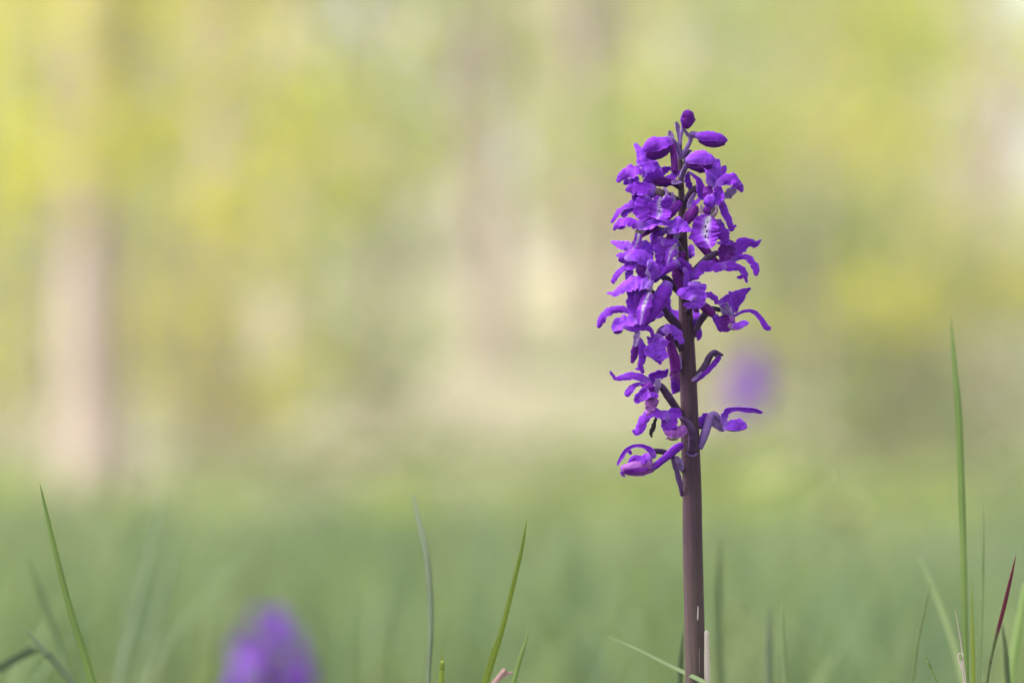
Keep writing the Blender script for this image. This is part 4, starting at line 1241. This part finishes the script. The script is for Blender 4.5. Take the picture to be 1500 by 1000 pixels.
for (lb, px, d, h, dm, cl, cr, nc, nl, ls, lf, bk) in T_:
    woody('tree', lb, 'tree', px, d, h, dm, cl, cr, nc, nl, ls, lf, bk, group='trees at the wood edge')
# thin saplings whose spring leaves hang across the top of the view
SAP = [
 ('thin yellow-leaved sapling in front of the pale pinkish trunk', 70, 7.4, 2.4, 0.75, 760, 'leaf_yellow', 0.34),
 ('thin yellow-leaved sapling between the pinkish and tan trunks', 240, 7.8, 2.6, 0.7, 640, 'leaf_yellow', 0.34),
 ('leafy green sapling between the beige and grey beige trunks', 560, 10.5, 3.4, 0.9, 620, 'leaf_fresh', 0.28),
 ('pale yellow sapling right behind the orchid tip', 1060, 9.5, 3.2, 0.8, 420, 'leaf_yellow', 0.36),
 ('fresh green sapling between the orchid and the tallest grass blade', 1200, 9.0, 2.9, 0.8, 620, 'leaf_fresh', 0.28),
 ('yellow-leaved sapling behind the tallest grass blade', 1345, 10.0, 1.75, 0.6, 520, 'leaf_yellow', 0.30),
]
for (lb, px, d, h, cr, nl, lf, cl) in SAP:
    woody('tree', lb, 'tree', px, d, h, 0.035, cl, cr, 11, int(nl * 1.5), 0.06, lf, 'bark_grey', group='thin saplings at the meadow edge', clump_r=0.36)
# understorey shrubs
S_ = [
 ('yellow-green spring shrub low beside the pale pinkish trunk', 278, 10.0, 1.15, 0.42, 800, 'leaf_yellow'),
 ('dark green shrub behind the pale pinkish trunk', 50, 11.5, 1.5, 0.55, 1100, 'leaf_green'),
 ('fresh green bushy shrub in front of the beige trunk', 215, 13.5, 2.1, 0.9, 1700, 'leaf_fresh'),
 ('small dark green shrub on the litter bank', 548, 12.0, 1.0, 0.35, 550, 'leaf_green'),
 ('bright yellow shrub at the outer end of the bank', -20, 9.5, 1.9, 0.55, 900, 'leaf_yellow'),
 ('green shrub beside the slim grey beige trunk', 640, 17.0, 2.6, 0.7, 1500, 'leaf_fresh'),
 ('broad dark green shrub behind the tall grass blades', 1270, 10.5, 1.0, 0.6, 1500, 'leaf_green'),
 ('yellow leaved shrub above the broad dark green shrub', 1340, 13.5, 2.0, 0.9, 1700, 'leaf_yellow'),
 ('fresh green shrub right behind the faint blurred orchid', 1150, 14.5, 2.1, 0.9, 1700, 'leaf_fresh'),
 ('low tan leaved shrub behind the orchid spike', 985, 13.0, 1.2, 0.6, 700, 'leaf_tan'),
 ('yellow-green shrub farther back behind the orchid stem', 900, 20.0, 2.4, 1.1, 1600, 'leaf_yellow'),
]
for (lb, px, d, h, cr, nl, lf) in S_:
    woody('shrub', lb, 'shrub', px, d, h, 0.03, 0.18, cr, 22, nl, 0.065, lf, 'bark_grey', nstem=4, group='shrubs under the trees', clump_r=0.5)
# farther wood
FAR = [
 (-260, 24, 'leaf_yellow', 'distant yellow-green tree past the outer end of the bank'),
 (-60, 30, 'leaf_fresh', 'distant fresh green tree behind the bright yellow shrub'),
 (70, 24, 'leaf_yellow', 'distant yellow-green tree behind the dark green shrub'),
 (200, 33, 'leaf_green', 'distant dark green tree behind the pale pinkish trunk'),
 (310, 26, 'leaf_fresh', 'distant fresh green tree behind the slim tan trunk'),
 (440, 36, 'leaf_yellow', 'distant yellow-green tree behind the beige trunk'),
 (560, 27, 'leaf_fresh', 'distant fresh green tree behind the small dark shrub'),
 (650, 38, 'leaf_yellow', 'distant yellow-green tree beside the slim grey beige trunk'),
 (790, 30, 'leaf_green', 'distant dark green tree between grey beige and pinkish grey trunks'),
 (930, 28, 'leaf_yellow', 'distant yellow-green tree behind the orchid spike'),
 (1020, 37, 'leaf_fresh', 'distant fresh green tree behind the orchid buds'),
 (1130, 25, 'leaf_yellow', 'distant yellow-green tree above the faint blurred orchid'),
 (1230, 33, 'leaf_fresh', 'distant fresh green tree behind the fresh green sapling'),
 (1285, 38, 'leaf_yellow', 'distant yellow-green tree behind the tallest grass blade'),
 (1880, 30, 'leaf_fresh', 'distant fresh green tree beyond the pale trunk by the tallest blade'),
]
for px, d, lf, lb in FAR:
    woody('tree', lb, 'tree', px, d, random.uniform(7, 11), random.uniform(0.18, 0.3), 0.08, random.uniform(1.8, 2.6), 40, 3000, 0.12, lf, 'bark_grey', group='distant trees in the wood', clump_r=0.30)

# the wood goes on to both sides of the view
wood = [o for o in list(COL.objects) if o.parent is None and o.type == 'EMPTY' and o.get('category') in ('tree', 'shrub') and o.get('group') != 'thin saplings at the meadow edge']
for q, o in enumerate(wood):
    for sgn in ((-1, 1) if q % 2 else (-1,)):
        d = o.location.y + SUBJ
        c = o.copy()
        COL.objects.link(c)
        c.location.x += -(0.42 * d + 0.6) if sgn < 0 else 0.48 * d + 1.5
        c.location.y += random.uniform(-0.5, 2.0)
        c.location.z = ground_z(c.location.x, c.location.y)
        if o['category'] == 'tree':
            tag(c, 'leafy spring tree where the wood runs on beside the meadow', 'tree', 'trees where the wood runs on')
        else:
            tag(c, 'leafy shrub where the wood runs on beside the meadow', 'shrub', 'shrubs where the wood runs on')
        for ch in o.children:
            k = ch.copy()
            COL.objects.link(k)
            k.parent = c

# low herb layer on the bank
hc = []
while len(hc) < 3800:
    y = random.uniform(4.2, 19)
    x = random.uniform(-1, 1) * (1.2 + 0.26 * y)
    c = noise.noise(Vector((x * 0.9, y * 0.45, 8.8)))
    if random.random() > 0.35 + 1.3 * c: continue
    hc.append((x, y, ground_z(x, y) + random.uniform(0.02, 0.10 + 0.25 * max(0, c) * min(1, y / 9))))
hroot = bpy.data.objects.new('tmp_root', None)
herb = leaves_mesh('woodland_herbs', np.array(hc), 0.07, M['leaf_green'], hroot)
herb.parent = None
bpy.data.objects.remove(hroot)
tag(herb, 'low fresh green woodland herbs carpeting the bank', 'herbs', kind='stuff')

# ------------------------------------------------------------------ hazy spring air
hx, hy0, hy1, hz0, hz1 = 420, -45, 610, -1.8, 26
vv = [(x, y, z) for z in (hz0, hz1) for y in (hy0, hy1) for x in (-hx, hx)]
ff = [(0, 2, 3, 1), (4, 5, 7, 6), (0, 1, 5, 4), (2, 6, 7, 3), (0, 4, 6, 2), (1, 3, 7, 5)]
m, t, out = mat_new('haze_air')
pv = t.nodes.new('ShaderNodeVolumePrincipled')
pv.inputs['Color'].default_value = (0.97, 0.98, 1.0, 1)
pv.inputs['Density'].default_value = 0.0055
pv.inputs['Anisotropy'].default_value = 0.2
t.links.new(pv.outputs[0], out.inputs['Volume'])
hz = obj('haze', vv, ff, m, smooth=False)
tag(hz, 'faint pale haze in the air over meadow and wood', 'haze', kind='stuff')
